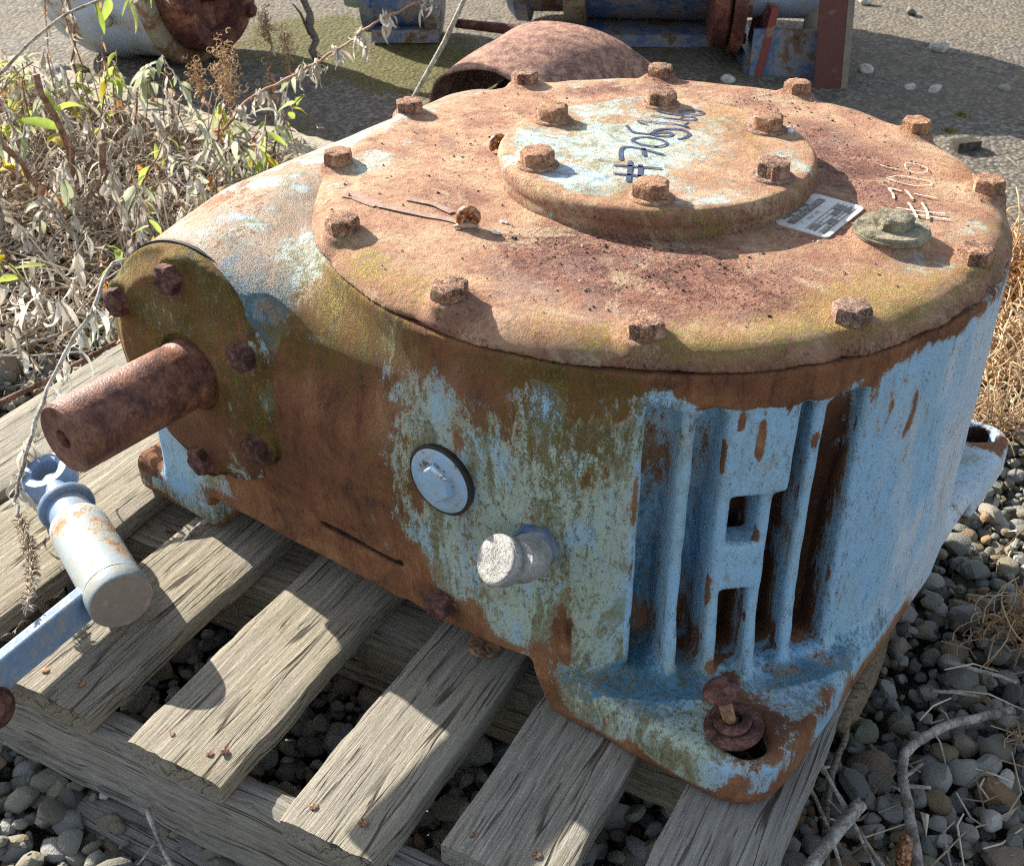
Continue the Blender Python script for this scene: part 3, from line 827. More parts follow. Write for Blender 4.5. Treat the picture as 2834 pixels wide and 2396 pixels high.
def housing():
    vox = 0.0025
    lo = np.array([-0.42, -0.303, -0.012]); hi = np.array([0.303, 0.303, 0.345])
    n = np.ceil((hi - lo) / vox).astype(int)
    ax = [(lo[i] + vox * np.arange(n[i])).astype(np.float32) for i in range(3)]
    X, Y, Z = np.meshgrid(*ax, indexing='ij')
    drum = sd_cylz(X, Y, Z, (0, 0), 0.2885, 0.046, 0.3135, 0.0015)
    # worm case: box with a round top along y
    rad = 0.109 + 0.018 * np.clip((Y + 0.286) / 0.10, 0, 1)
    tube = np.hypot(X - AX, Z - AZ) - rad
    endc = np.maximum(-Y - 0.286, Y - 0.13)
    tube = smax(tube, endc, 0.020)
    side = sd_box(X, Y, Z, (-0.357, -0.286, 0.040), (-0.05, 0.20, AZ + 0.01), 0.008)
    roof = sd_box(X, Y, Z, (AX - 0.02, -0.286, 0.10), (0.02, 0.14, 0.302), 0.045)
    case = smin(smin(tube, side, 0.012), roof, 0.05)
    D = smin(drum, case, 0.012)
    # base slab with feet, arched between them
    slab = sd_box(X, Y, Z, (-0.30, -0.287, 0.0), (0.287, 0.287, 0.046), 0.014)
    cx = np.maximum(np.abs(X + 0.0) - 0.287 + 0.055, 0); cy = np.maximum(np.abs(Y) - 0.287 + 0.055, 0)
    corner = np.where(X > 0, np.hypot(cx, cy) - 0.055, -1.0)
    slab = smax(slab, corner, 0.012)
    slab = smax(slab, np.maximum(np.maximum(Y - 0.275, Z - 0.046 + 0.10 * np.clip(Y - 0.20, 0, 1) * 1.0), -1.0) * (X > -0.1) + -0.5 * (X <= -0.1), 0.004)
    for sgn in (-1, 1):
        foot = sd_box(X, Y, Z, (-0.404, sgn * 0.287 if sgn < 0 else 0.17, 0.0), (-0.24, -0.17 if sgn < 0 else 0.287, 0.045), 0.014)
        slab = smin(slab, foot, 0.006)
    # arches
    sl = np.clip((0.046 - Z) * 0.55, 0, 1)
    arch_f = np.maximum(np.maximum(X - (0.076 + sl), -0.288 - X - sl * 0 + 0.0), Z - 0.046)
    arch_r = np.maximum(np.maximum(np.abs(Y - 0.10) - 0.03 - sl, 0.0 - X), Z - 0.030)
    arch_l = np.maximum(np.maximum(np.abs(Y) - 0.17, X + 0.15), Z - 0.045)
    slab = smax(slab, -arch_f, 0.008); slab = smax(slab, -arch_r, 0.008); slab = smax(slab, -arch_l, 0.004)
    D = smin(D, slab, 0.010)
    # slotted foot holes
    for (hx, hy) in ((0.246, -0.247), (0.246, 0.247), (-0.375, -0.238)):
        if hx > 0:
            sx = np.clip((X - hx) * 0.707 - (Y - hy) * 0.707 * (1 if hy < 0 else -1) * 1.0, -0.008, 0.008)
            hole = np.hypot(X - hx - 0.707 * sx, Y - hy + 0.707 * sx * (1 if hy < 0 else -1)) - 0.0165
        else:
            hole = np.hypot(X - hx, Y - hy) - 0.017
        hole = np.maximum(hole, Z - 0.07)
        D = smax(D, -hole, 0.005)
    # pocket with ribs on the corner above the front foot
    u0 = (math.sin(R(46.5)), -math.cos(R(46.5))); t0 = (math.cos(R(46.5)), math.sin(R(46.5)))
    U = X * u0[0] + Y * u0[1]; T = X * t0[0] + Y * t0[1]
    rr = np.hypot(X, Y)
    pocket = np.maximum(np.maximum(np.abs(T) - 0.0770, 0.234 + 0.028 * np.clip((Z - 0.15) / 0.13, 0, 1) - U), np.maximum(0.050 - Z, Z - 0.287))
    flare = 0.2870 + 0.010 * np.clip((0.12 - Z) / 0.08, 0, 1)
    D = smax(D, -pocket, 0.006)
    outer = smax(rr - flare, 0.225 - U, 0.004)
    def rib(t, w, z0=0.02, z1=0.292):
        return smax(smax(np.abs(T - t) - w / 2, outer, 0.0045), np.maximum(z0 - Z, Z - z1), 0.004)
    for t, w in ((-0.0485, 0.0090), (-0.0185, 0.0090), (0.0125, 0.0090), (0.0430, 0.0090)):
        D = smin(D, rib(t, w), 0.009)
    plate1 = smax(smax(np.abs(T - 0.003) - 0.0235, np.maximum(rr - 0.2890, 0.262 - U), 0.004), np.maximum(0.2130 - Z, Z - 0.291), 0.004)
    plate2 = smax(smax(np.abs(T + 0.002) - 0.0165, np.maximum(rr - 0.2876, 0.262 - U), 0.004), np.maximum(0.1270 - Z, Z - 0.1690), 0.004)
    D = smin(smin(D, plate1, 0.003), plate2, 0.003)
    # narrow groove along the front, bolt bosses
    groove = sd_box(X, Y, Z, (-0.139, -0.30, 0.0795), (-0.0455, -0.2780, 0.0855))
    D = smax(D, -groove, 0.001)
    D += (0.0005 * (np.sin(X * 61 + 3 * np.sin(Z * 40)) * np.sin(Y * 53 + 1.3) * np.sin(Z * 47 + X * 20))).astype(np.float32)
    return sd_mesh('housing', D, lo, vox)

hv, hf = housing()
hme = mesh('housing', hv, hf)
nz = fbm(hv, 22, 4, 3) - 0.5
nf = fbm(hv * np.array([1, 1, 0.3]), 60, 4, 9) - 0.5
warp = np.stack([fbm(hv, 30, 3, s) - 0.5 for s in (31, 32, 33)], 1) * np.array([0.022, 0.022, 0.05])
wv = hv + warp
rust = 0.92 * splat(wv, S_BODY, 'r'); moss = splat(wv, S_BODY, 'm'); pale = splat(wv, S_BODY, 'p'); deep = 0.6 * splat(wv, S_BODY, 'd'); teal = splat(wv, S_BODY, 't')
x, y, z = hv.T
rr = np.hypot(x, y)
front = (y < -0.20) & (x < 0.17)
left_case = x < -0.04
# general age: mint and rust on the front-left face, clean blue to the right of the ribs
pale += 0.30 * sstep(0.16, 0.02, x) * (y < 0) + 0.10
rust += 0.22 * sstep(0.12, -0.10, x) + 0.06; moss *= 0.55
right_blue = sstep(0.225, 0.262, x) * (y > -0.16) * (rr > 0.28)
pale = pale * (1 - 0.75 * right_blue); rust = rust - 0.12 * right_blue; moss = moss * (1 - 0.4 * right_blue)
chalk = sstep(0.235, 0.285, x) * sstep(-0.16, 0.02, y + 0.25 * nf) * (0.80 + 1.2 * nz)  # right side painted whiter, for the open sky it faces
n18 = fbm(hv * np.array([1, 1, 0.40]), 17, 4, 61) - 0.5; n19 = fbm(hv * np.array([1, 1, 0.5]), 20, 4, 67) - 0.5
fw = front & (z < 0.27) & (y < -0.25)
rust -= fw * 2.6 * np.maximum(0, n18 - 0.03) * sstep(-0.24, -0.10, x); moss += fw * 2.4 * np.maximum(0, n19 - 0.04); pale += 0.4 * fw
for b_ in np.linspace(-0.25, -0.02, 9):
    rust += (1.0 if abs(b_ + 0.19) > 0.03 else 0.2) * np.exp(-((x - 0.288) ** 2 + (y - b_) ** 2 + (z - 0.014) ** 2) / 0.017 ** 2)
# lower rims of the feet and of the housing rust
rust += 0.9 * sstep(0.016, 0.004, z + 0.02 * nz) + 0.55 * sstep(0.060, 0.048, z) * (z > 0.03) * (x < 0.07) * front
# roof of the worm case: pale mint with tan rust clouds
roof = sstep(0.255, 0.30, z) * left_case
pale += 0.75 * roof
rust = rust * (1 - 0.45 * roof) + roof * 0.06
wash = roof * (0.02 + 1.25 * sstep(-0.05, 0.10, fbm(hv, 13, 4, 77) - 0.5) + 0.3 * sstep(-0.1, 0.1, y) - 0.65 * np.minimum(splat(wv, S_BODY, 'p'), 1))
# seam band rusts right round
rust += 0.75 * sstep(0.296, 0.310, z + 0.03 * nf) * (rr > 0.27) * (x > -0.1)
moss += 0.30 * sstep(0.285, 0.300, z) * (rr > 0.27) * (np.arctan2(-y, x) > 1.05) * (y < 0) * (x > -0.02)
# mossy shoulder between flange and lid
sh = np.exp(-((x + 0.115) / 0.055) ** 2) * np.exp(-((y + 0.270) / 0.045) ** 2) * sstep(0.215, 0.265, z)
moss += 0.85 * sh; rust += 0.6 * np.exp(-((x + 0.10) / 0.06) ** 2) * (y < -0.24) * np.exp(-((z - 0.215) / 0.06) ** 2)
fl = np.exp(-((np.hypot(x - AX, z - AZ) - 0.119) / 0.017) ** 2) * (y < -0.262) * (x > -0.23)
teal += 1.25 * fl * sstep(0.12, 0.25, z); rust += 0.9 * fl * sstep(0.20, 0.10, z) * (x > -0.28)
lfp = np.exp(-((x + 0.338) / 0.028) ** 2) * sstep(0.012, 0.04, z) * sstep(0.16, 0.11, z) * (y < -0.268)
rust -= 1.1 * lfp; pale = pale * (1 - 0.8 * np.minimum(lfp * 1.4, 1)); moss -= 0.4 * lfp
# pockets collect rust; dark teal grows with depth on the left side
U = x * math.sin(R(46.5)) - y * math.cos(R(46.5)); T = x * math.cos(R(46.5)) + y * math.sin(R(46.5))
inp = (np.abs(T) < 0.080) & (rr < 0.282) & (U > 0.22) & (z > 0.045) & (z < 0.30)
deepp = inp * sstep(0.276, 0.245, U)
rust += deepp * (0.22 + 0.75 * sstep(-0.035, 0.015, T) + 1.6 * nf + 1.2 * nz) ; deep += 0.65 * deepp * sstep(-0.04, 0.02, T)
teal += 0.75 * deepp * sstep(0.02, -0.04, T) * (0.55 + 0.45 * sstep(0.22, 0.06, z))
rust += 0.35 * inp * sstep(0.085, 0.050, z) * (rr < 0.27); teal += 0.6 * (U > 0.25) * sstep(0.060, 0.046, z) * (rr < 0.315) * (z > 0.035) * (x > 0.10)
edge = (np.abs(T) < 0.079) & (rr > 0.280) & (rr < 0.305) & (z > 0.047) & (z < 0.288) & (U > 0.2)
rust = np.where(edge, 0.04 + 0.85 * sstep(0.24, 0.36, vnoise(hv * np.array([1, 1, 0.6]), 85, 5) - 0.5), rust); pale += 0.15 * edge
rust += 0.45 * (y > 0.19) * (x > 0.2) * (z < 0.05) * sstep(0.030, 0.042, z) + 0.25 * (y > 0.10) * (x > 0.2) * (z < 0.05) * sstep(-0.02, 0.1, nz)
ft = (z > 0.040) & (z < 0.050) & (x > 0.1) & (rr > 0.29)
pale += 0.45 * ft
rust = rust - 0.25 * ft + 0.25 * ft * sstep(-0.05, 0.1, nz) + 0.95 * ft * np.exp(-(np.hypot(x - 0.250, np.abs(y) - 0.240) / 0.026) ** 2)
deep += 0.3 * ft
gr_ = (np.abs(z - 0.0825) < 0.0055) & (x > -0.145) & (x < -0.04) & (y > -0.2845) & (y < -0.27)
rust += 1.5 * gr_; deep += 1.6 * gr_
inside = ((x > 0.2) & (z < 0.036) & (np.hypot(x - 0.246, np.abs(y) - 0.247) < 0.024))
rust += 1.2 * inside; deep += 1.2 * inside
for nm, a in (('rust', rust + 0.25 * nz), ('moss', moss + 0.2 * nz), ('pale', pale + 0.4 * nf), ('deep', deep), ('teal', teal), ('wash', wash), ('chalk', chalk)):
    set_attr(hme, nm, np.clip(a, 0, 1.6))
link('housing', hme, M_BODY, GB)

# lid: low dome with a rounded shoulder and a swollen boss under every rim bolt
BOLT_R = 0.27
ANG = [R(30 * k) for k in range(12)]
def lid():
    vox = 0.0025
    lo = np.array([-0.30, -0.30, 0.305]); hi = np.array([0.30, 0.30, 0.352])
    n = np.ceil((hi - lo) / vox).astype(int)
    ax = [(lo[i] + vox * np.arange(n[i])).astype(np.float32) for i in range(3)]
    X, Y, Z = np.meshgrid(*ax, indexing='ij')
    rr = np.hypot(X, Y)
    top = 0.3325 + 0.0062 * np.maximum(1 - (rr / 0.27) ** 2, -0.3)
    D = smax(rr - 0.2892, Z - top, 0.030)
    D = smax(D, 0.3146 - Z, 0.0015)
    for a in ANG:
        c = (0.2690 * math.cos(a), 0.2690 * math.sin(a))
        D = smin(D, np.maximum(sd_cylz(X, Y, Z, c, 0.0165, 0.30, 0.3348, 0.003), 0.320 - Z), 0.007)
    D = np.maximum(D, rr - 0.2905)
    D = smin(D, sd_cylz(X, Y, Z, (0.207, -0.004), 0.027, 0.30, 0.3415, 0.003), 0.012)
    D += (0.0006 * (np.sin(X * 71 + 3 * np.sin(Y * 40)) * np.sin(Y * 63 + 1.3))).astype(np.float32)
    return sd_mesh('lid', D, lo, vox)
lv, lf = lid()
lme = mesh('lid', lv, lf)
x, y, z = lv.T
lw = lv + np.stack([fbm(lv, 28, 3, s) - 0.5 for s in (41, 42, 43)], 1) * np.array([0.045, 0.045, 0.0])
lw[:, 2] = 0.335
SL2 = [s[:2] + (0.335,) + s[3:] for s in S_LID]
lrust = np.ones(len(lv)) * 1.15
lp = splat(lw, SL2, 'p'); lm = splat(lw, SL2, 'm'); ld = splat(lw, SL2, 'd'); lo_ = splat(lw, SL2, 'o')
rr = np.hypot(x, y); th = np.degrees(np.arctan2(y, x))
nz = fbm(lv, 25, 4, 8) - 0.5
lrust -= 1.0 * lp
rimw = sstep(0.262, 0.280, rr)
frontrim = sstep(-150, -125, th) * sstep(35, 10, th)
lm = 0.60 * lm + rimw * (0.22 * frontrim + 0.05) * sstep(-0.2, 0.15, nz)
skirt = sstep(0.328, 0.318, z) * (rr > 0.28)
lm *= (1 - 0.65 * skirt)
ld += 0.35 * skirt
ld += 0.35 * sstep(0.05, 0.25, fbm(lv, 14, 4, 91) - 0.5) + 0.10
lrust = np.where(skirt > 0.4, np.maximum(lrust, 1.0), lrust)
for a in ANG:
    ld += 0.75 * np.exp(-(np.hypot(x - BOLT_R * math.cos(a) , y - BOLT_R * math.sin(a)) / 0.019) ** 2)
lo_ += 0.25 * sstep(0, 0.2, fbm(lv, 20, 3, 55) - 0.5) + 0.25 * rimw * (y > 0)
for nm, a in (('rust', lrust + 0.3 * nz), ('moss', lm), ('pale', lp * 0.6 + 0.7), ('deep', ld + 0.3 * nz), ('orange', lo_), ('teal', np.zeros(len(lv)))):
    set_attr(lme, nm, np.clip(a, 0, 1.6))
LID = link('lid', lme, M_LID, GB)

# --- hexagon bolts (a few eroded variants, mesh shared)
def hex_bolt_mesh(af, h, seed, wash=True, rough=0.00035):
    rg = np.random.default_rng(seed)
    R0 = af / math.sqrt(3)
    lev = [(R0 * 0.995, 0), (R0, 0.12 * h), (R0, 0.80 * h), (R0 * 0.965, 0.93 * h), (R0 * 0.86, h), (R0 * 0.40, h * 1.01)]
    v = []; f = []
    n = 24
    for i, (r_, hh) in enumerate(lev):
        for k in range(n):
            a = 2 * math.pi * k / n
            s = math.cos(math.pi / 6) / math.cos((a % (math.pi / 3)) - math.pi / 6)
            if i == 4: s = 0.45 * s + 0.52
            if i == 5: s = 1
            q = r_ * s
            j = rg.normal(0, rough, 3)
            v.append((q * math.cos(a) + j[0], q * math.sin(a) + j[1], hh + j[2] * (0 if i == 0 else 0.8)))
    for i in range(len(lev) - 1):
        for k in range(n):
            k2 = (k + 1) % n
            f.append((i * n + k, i * n + k2, (i + 1) * n + k2, (i + 1) * n + k))
    f.append(tuple(range((len(lev) - 1) * n, len(lev) * n)))
    me = mesh('bolt', v, f, True)
    sharp(me, 32)
    return me
BOLTS = [hex_bolt_mesh(0.0235, 0.0108, s) for s in range(4)]
for b in BOLTS: b.materials.append(M_BOLT)
for i, a in enumerate(ANG):
    o = link('bolt', BOLTS[i % 4], None, LID, (BOLT_R * math.cos(a), BOLT_R * math.sin(a), 0.3345), (rng.normal(0, 0.02), rng.normal(0, 0.02), rng.uniform(0, 6)))

# --- centre cover plate with six bolts
pr = [(0.1285, 0.3345), (0.1305, 0.3365), (0.1300, 0.3470), (0.1312, 0.3485), (0.1308, 0.3560), (0.1285, 0.3592), (0.120, 0.3598), (0.10, 0.3600), (0.06, 0.3602)]
b = MB()
n = 160
v = []
for (r_, h) in pr + [(0.03, 0.3603), (0.004, 0.3603)]:
    for k in range(n):
        a = 2 * math.pi * k / n
        v.append((r_ * math.cos(a), r_ * math.sin(a), h))
nr = len(pr) + 2
f = [(i * n + k, i * n + (k + 1) % n, (i + 1) * n + (k + 1) % n, (i + 1) * n + k) for i in range(nr - 1) for k in range(n)]
# finer top: replace by a grid of rings so that stains can vary
vv = []; rings = [(0.1285, 0.3345), (0.1308, 0.3365), (0.1300, 0.342), (0.1300, 0.3470), (0.1314, 0.3485), (0.1310, 0.353), (0.1306, 0.3565), (0.1285, 0.3592)] + [(r_, 0.3600) for r_ in np.linspace(0.126, 0.002, 42)]
for (r_, h) in rings:
    for k in range(n):
        a = 2 * math.pi * k / n
        vv.append((r_ * math.cos(a), r_ * math.sin(a), h))
f = [(i * n + k, i * n + (k + 1) % n, (i + 1) * n + (k + 1) % n, (i + 1) * n + k) for i in range(len(rings) - 1) for k in range(n)]
vv = np.array(vv); f = np.array(f, np.int32)
edge_n = fbm(vv, 60, 3, 4) - 0.5
rad_ = np.hypot(vv[:, 0], vv[:, 1])
vv[:, :2] *= (1 + 0.012 * edge_n * (rad_ > 0.127))[:, None]
vv[:, 2] += 0.0012 * edge_n * (rad_ < 0.127)
cme = mesh('cover_plate', vv, f)
x, y, z = vv.T
nz = fbm(vv, 30, 5, 12) - 0.5
crust = 0.30 + 0.9 * sstep(0.112, 0.130, rad_ + 0.05 * nz) + 0.9 * nz
CB = [R(-0.96 + 60 * k) for k in range(6)]
for a in CB:
    crust += 0.75 * np.exp(-(np.hypot(x - 0.1062 * math.cos(a), y - 0.1062 * math.sin(a)) / 0.020) ** 2)
crust += 0.55 * np.exp(-(np.hypot(x - 0.065, y + 0.035) / 0.045) ** 2) + 0.45 * np.exp(-(np.hypot(x - 0.06, y - 0.05) / 0.04) ** 2) + 0.3 * np.exp(-(np.hypot(x + 0.03, y - 0.05) / 0.04) ** 2)
crust -= 0.5 * np.exp(-(np.hypot(x + 0.02, y + 0.085) / 0.03) ** 2) + 0.4 * np.exp(-(np.hypot(x + 0.02, y) / 0.04) ** 2)
blue_p = np.exp(-(np.hypot(x + 0.035, y + 0.09) / 0.025) ** 2)
for nm, a in (('rust', crust), ('moss', 0.45 * sstep(0.0, 0.25, nz) + 0.3 * sstep(0.118, 0.125, rad_) * (x > 0.05)), ('pale', 0.95 - 0.8 * blue_p + 0.3 * nz), ('deep', 0.55 * sstep(0.3590, 0.355, z)), ('orange', 0.35 + nz), ('teal', 0 * x)):
    set_attr(cme, nm, np.clip(a, 0, 1.6))
COVER = link('cover_plate', cme, M_LID, GB)
BOLT2 = [hex_bolt_mesh(0.0245, 0.0112, 20 + s, rough=0.0005) for s in range(3)]
for q in BOLT2: q.materials.append(M_BOLT)
WASH = MB().lathe([(0.0165, 0.0), (0.0172, 0.0008), (0.0168, 0.0024), (0.0150, 0.0030), (0.006, 0.0031)], n=28)
wme = mesh('washer', WASH.v, WASH.f); wme.materials.append(M_BOLT)
for i, a in enumerate(CB):
    p = (0.1062 * math.cos(a), 0.1062 * math.sin(a))
    w_ = link('washer', wme, None, COVER, (p[0], p[1], 0.3592))
    link('bolt', BOLT2[i % 3], None, COVER, (p[0], p[1], 0.3618), (rng.normal(0, 0.03), rng.normal(0, 0.03), rng.uniform(0, 6)))

# --- handwriting: marker on the cover, chalk on the lid (flat strokes)
def strokes(lines, width, zf):
    m = MB()
    for pts, w in lines:
        P = [Vector((a, b)) for a, b in pts]
        # Catmull-Rom smoothing
        Q = []
        for i in range(len(P) - 1):
            p0 = P[max(i - 1, 0)]; p1 = P[i]; p2 = P[i + 1]; p3 = P[min(i + 2, len(P) - 1)]
            for k in range(6):
                t = k / 6
                Q.append(0.5 * ((2 * p1) + (p2 - p0) * t + (2 * p0 - 5 * p1 + 4 * p2 - p3) * t * t + (3 * p1 - p0 - 3 * p2 + p3) * t ** 3))
        Q.append(P[-1])
        vs_ = []
        for i, p in enumerate(Q):
            t = Q[min(i + 1, len(Q) - 1)] - Q[max(i - 1, 0)]
            if t.length < 1e-9: t = Vector((1, 0))
            t.normalize(); nn = Vector((-t.y, t.x)) * (width * w / 2)
            for s in (-1, 1):
                q = p + s * nn
                vs_.append((q.x, q.y, zf(q.x, q.y)))
        m.add(vs_, [(2 * i, 2 * i + 1, 2 * i + 3, 2 * i + 2) for i in range(len(Q) - 1)])
    return m
k = NT('navy_marker_ink'); o_ = k.obj(); n_ = k.noise(o_, 420, 3, 0.6)
M_INK = k.done(k.mix(k.step(n_, 0.58, 0.75), (0.035, 0.045, 0.10), (0.20, 0.22, 0.25)), 0.6)
k = NT('white_chalk'); o_ = k.obj(); n_ = k.noise(o_, 500, 3, 0.6)
M_CHALK = k.done(k.mix(k.step(n_, 0.44, 0.56), (0.74, 0.70, 0.64), (0.48, 0.29, 0.17)), 0.9)
W_MARK = [([(-0.0051,-0.0573),(0.0035,-0.0519),(0.0131,-0.0477),(0.0296,-0.0401)],1),([(0.0040,-0.0715),(0.0143,-0.0672),(0.0252,-0.0624),(0.0393,-0.0553)],1),([(0.0007,-0.0412),(0.0111,-0.0586),(0.0222,-0.0787)],1.3),([(0.0114,-0.0430),(0.0199,-0.0572),(0.0270,-0.0702)],1.3),([(-0.0059,-0.0444),(-0.0144,-0.0319),(-0.0197,-0.0213),(-0.0179,-0.0162),(-0.0081,-0.0136),(0.0155,-0.0134)],1.1),([(-0.0056,-0.0108),(0.0042,-0.0254)],1.2),([(-0.0229,-0.0021),(-0.0231,0.0064),(-0.0146,0.0136),(-0.0043,0.0145),(0.0035,0.0109),(0.0040,0.0037),(-0.0004,-0.0014),(-0.0107,-0.0043),(-0.0187,-0.0027),(-0.0229,-0.0021)],0.9),([(-0.0458,0.0270),(-0.0388,0.0201),(-0.0319,0.0164),(-0.0244,0.0180),(-0.0174,0.0202),(-0.0113,0.0208),(-0.0034,0.0257),(-0.0036,0.0314),(-0.0074,0.0335),(-0.0129,0.0298),(-0.0160,0.0242)],1),([(-0.0174,0.0202),(-0.0192,0.0307),(-0.0154,0.0384),(-0.0056,0.0457),(0.0022,0.0445),(0.0084,0.0393),(0.0092,0.0302),(0.0067,0.0236)],1.1),([(-0.0322,0.0391),(-0.0380,0.0388),(-0.0433,0.0410),(-0.0410,0.0437),(-0.0324,0.0470),(-0.0220,0.0516),(-0.0140,0.0546),(-0.0048,0.0543),(-0.0008,0.0542),(-0.0068,0.0578),(-0.0069,0.0659)],0.7),([(-0.0423,0.0600),(-0.0320,0.0628),(-0.0202,0.0653),(-0.0121,0.0682),(-0.0063,0.0729),(-0.0075,0.0778),(-0.0126,0.0782),(-0.0168,0.0740),(-0.0175,0.0684)],0.7),([(-0.0466,0.0759),(-0.0385,0.0737),(-0.0299,0.0738),(-0.0207,0.0774),(-0.0119,0.0850),(-0.0081,0.0920),(-0.0124,0.0963),(-0.0206,0.0945),(-0.0255,0.0902),(-0.0264,0.0848),(-0.0216,0.0778)],0.8)]
W_CHALK = [([(0.1890,0.0520),(0.1973,0.0544),(0.2061,0.0578),(0.2235,0.0669)],1),([(0.1934,0.0446),(0.2016,0.0477),(0.2107,0.0513),(0.2306,0.0587)],1),([(0.1929,0.0682),(0.1978,0.0617),(0.2036,0.0534),(0.2093,0.0441)],1.2),([(0.2015,0.0746),(0.2071,0.0673),(0.2117,0.0595),(0.2168,0.0473)],1.2),([(0.1813,0.0673),(0.1771,0.0760),(0.1698,0.0852),(0.1742,0.0864),(0.1795,0.0863)],1.1),([(0.1898,0.0887),(0.1979,0.0901),(0.2078,0.0922)],0.7),([(0.1815,0.0912),(0.1871,0.0847),(0.1937,0.0765)],1.2),([(0.1597,0.1051),(0.1681,0.1037),(0.1776,0.1032),(0.1848,0.1051),(0.1900,0.1110),(0.1939,0.1166),(0.1890,0.1226),(0.1795,0.1211),(0.1691,0.1190),(0.1633,0.1133),(0.1612,0.1075)],0.6),([(0.1592,0.1462),(0.1609,0.1512),(0.1696,0.1524),(0.1767,0.1504),(0.1801,0.1428),(0.1781,0.1363),(0.1704,0.1328),(0.1639,0.1366),(0.1592,0.1462)],0.5),([(0.1440,0.1298),(0.1519,0.1291),(0.1621,0.1309)],0.6),([(0.1824,0.1690),(0.1868,0.1693)],0.7)]
strokes(W_MARK, 0.0030, lambda a, b: 0.36085).build('marker_number', M_INK, COVER)
strokes(W_CHALK, 0.0019, lambda a, b: 0.3325 + 0.0062 * (1 - (math.hypot(a, b) / 0.27) ** 2) + 0.0016).build('chalk_number', M_CHALK, LID)

k = NT('dried_slime'); o_ = k.obj(); n_ = k.noise(o_, 260, 4, 0.6)
M_SLIME = k.done(k.mix(k.step(n_, 0.35, 0.65), (0.25, 0.15, 0.115), (0.37, 0.235, 0.17)), 0.5)
W_SLIME = [([(-0.1778,-0.1863),(-0.1771,-0.1795),(-0.1619,-0.1819),(-0.1444,-0.1836)],1.3),([(-0.1444,-0.1836),(-0.1211,-0.1807),(-0.0983,-0.1778),(-0.0813,-0.1744),(-0.0649,-0.1736)],0.8),([(-0.1333,-0.162),(-0.1232,-0.1606),(-0.1071,-0.1584),(-0.0947,-0.1611),(-0.0847,-0.1631)],0.7)]
strokes(W_SLIME, 0.0085, lambda a, b: 0.3325 + 0.0062 * (1 - (math.hypot(a, b) / 0.27) ** 2) + 0.0013).build('slime_trail', M_SLIME, LID)

# --- rating plate on the lid
k = NT('aluminium_plate'); o_ = k.obj(); n_ = k.noise(o_, 180, 4, 0.6)
M_PLATE = k.done(k.mix(k.step(n_, 0.45, 0.75), (0.60, 0.59, 0.55), (0.38, 0.36, 0.32)), 0.45, None, 0.5)
k = NT('plate_print'); o_ = k.obj(); n_ = k.noise(o_, 300, 3, 0.6)
M_PRINT = k.done(k.mix(k.step(n_, 0.5, 0.75), (0.16, 0.145, 0.12), (0.34, 0.31, 0.26)), 0.6)
M_PRINTPALE = metal_simple('plate_pale_letters', (0.62, 0.61, 0.58), 0.5)
plz = 0.3398
pl = MB()
cx, cy, hw, hh, rc = 0.1485, 0.0015, 0.0220, 0.0355, 0.005
out = []
for qx, qy, a0 in ((1, 1, 0), (-1, 1, 90), (-1, -1, 180), (1, -1, 270)):
    for j in range(5):
        a = R(a0 + 22.5 * j)
        out.append((cx + qx * (hw - rc) + rc * math.cos(a), cy + qy * (hh - rc) + rc * math.sin(a)))
def bend(a, b): return 0.3325 + 0.0062 * (1 - (math.hypot(a, b) / 0.27) ** 2)
n = len(out)
pl.add([(a, b, bend(a, b) + 0.0002) for a, b in out] + [(a, b, bend(a, b) + 0.0014) for a, b in out], [tuple(range(n, 2 * n))] + [(i, (i + 1) % n, n + (i + 1) % n, n + i) for i in range(n)])
PLATE = pl.build('rating_plate', M_PLATE, GB, smooth=False)
def flat_rect(m, x0, x1, y0, y1, dz):
    m.add([(a, b, bend(a, b) + dz) for a, b in ((x0, y0), (x1, y0), (x1, y1), (x0, y1))], [(0, 1, 2, 3)])
bars = MB()
flat_rect(bars, 0.1345, 0.1405, -0.028, 0.029, 0.0018)          # dark title bar
for i in range(5):
    flat_rect(bars, 0.1505 + i * 0.0036, 0.1511 + i * 0.0036, -0.030, 0.031, 0.0018)
for yy in (-0.012, 0.006, 0.016):
    flat_rect(bars, 0.1505, 0.1665, yy, yy + 0.0006, 0.0018)
for (x0, y0, w_, h_) in ((0.1545, 0.0075, 0.005, 0.008), (0.1590, -0.010, 0.0065, 0.010), (0.1515, 0.018, 0.0075, 0.010), (0.1600, 0.018, 0.006, 0.010), (0.152, -0.028, 0.002, 0.012), (0.1557, -0.028, 0.002, 0.012), (0.1630, -0.028, 0.002, 0.014)):
    flat_rect(bars, x0, x0 + w_, y0, y0 + h_, 0.0018)
# worn scroll emblem above the title
for i in range(9):
    flat_rect(bars, 0.1290 + 0.0012 * (i % 2), 0.1312 + 0.0014 * (i % 3), -0.024 + i * 0.0042, -0.0215 + i * 0.0042, 0.0018)
bars.build('plate_printing', M_PRINT, PLATE, smooth=False)
def text_mesh(name, s, size, loc, rz, mat, parent):
    cu = bpy.data.curves.new(name, 'FONT'); cu.body = s; cu.size = size; cu.align_x = 'CENTER'; cu.align_y = 'CENTER'; cu.resolution_u = 2
    t = bpy.data.objects.new(name, cu)
    me = bpy.data.meshes.new_from_object(t)
    bpy.data.objects.remove(t); bpy.data.curves.remove(cu)
    me.materials.clear()
    return link(name, me, mat, parent, loc, (0, 0, rz))
text_mesh('plate_title', 'RENOLD LIMITED', 0.0060, (0.1375, 0.0005, bend(0.1375, 0) + 0.0021), R(90), M_PRINTPALE, PLATE)
text_mesh('plate_lettering', '19541  492', 0.0046, (0.1455, -0.004, bend(0.1455, 0) + 0.0018), R(90), M_PRINT, PLATE)
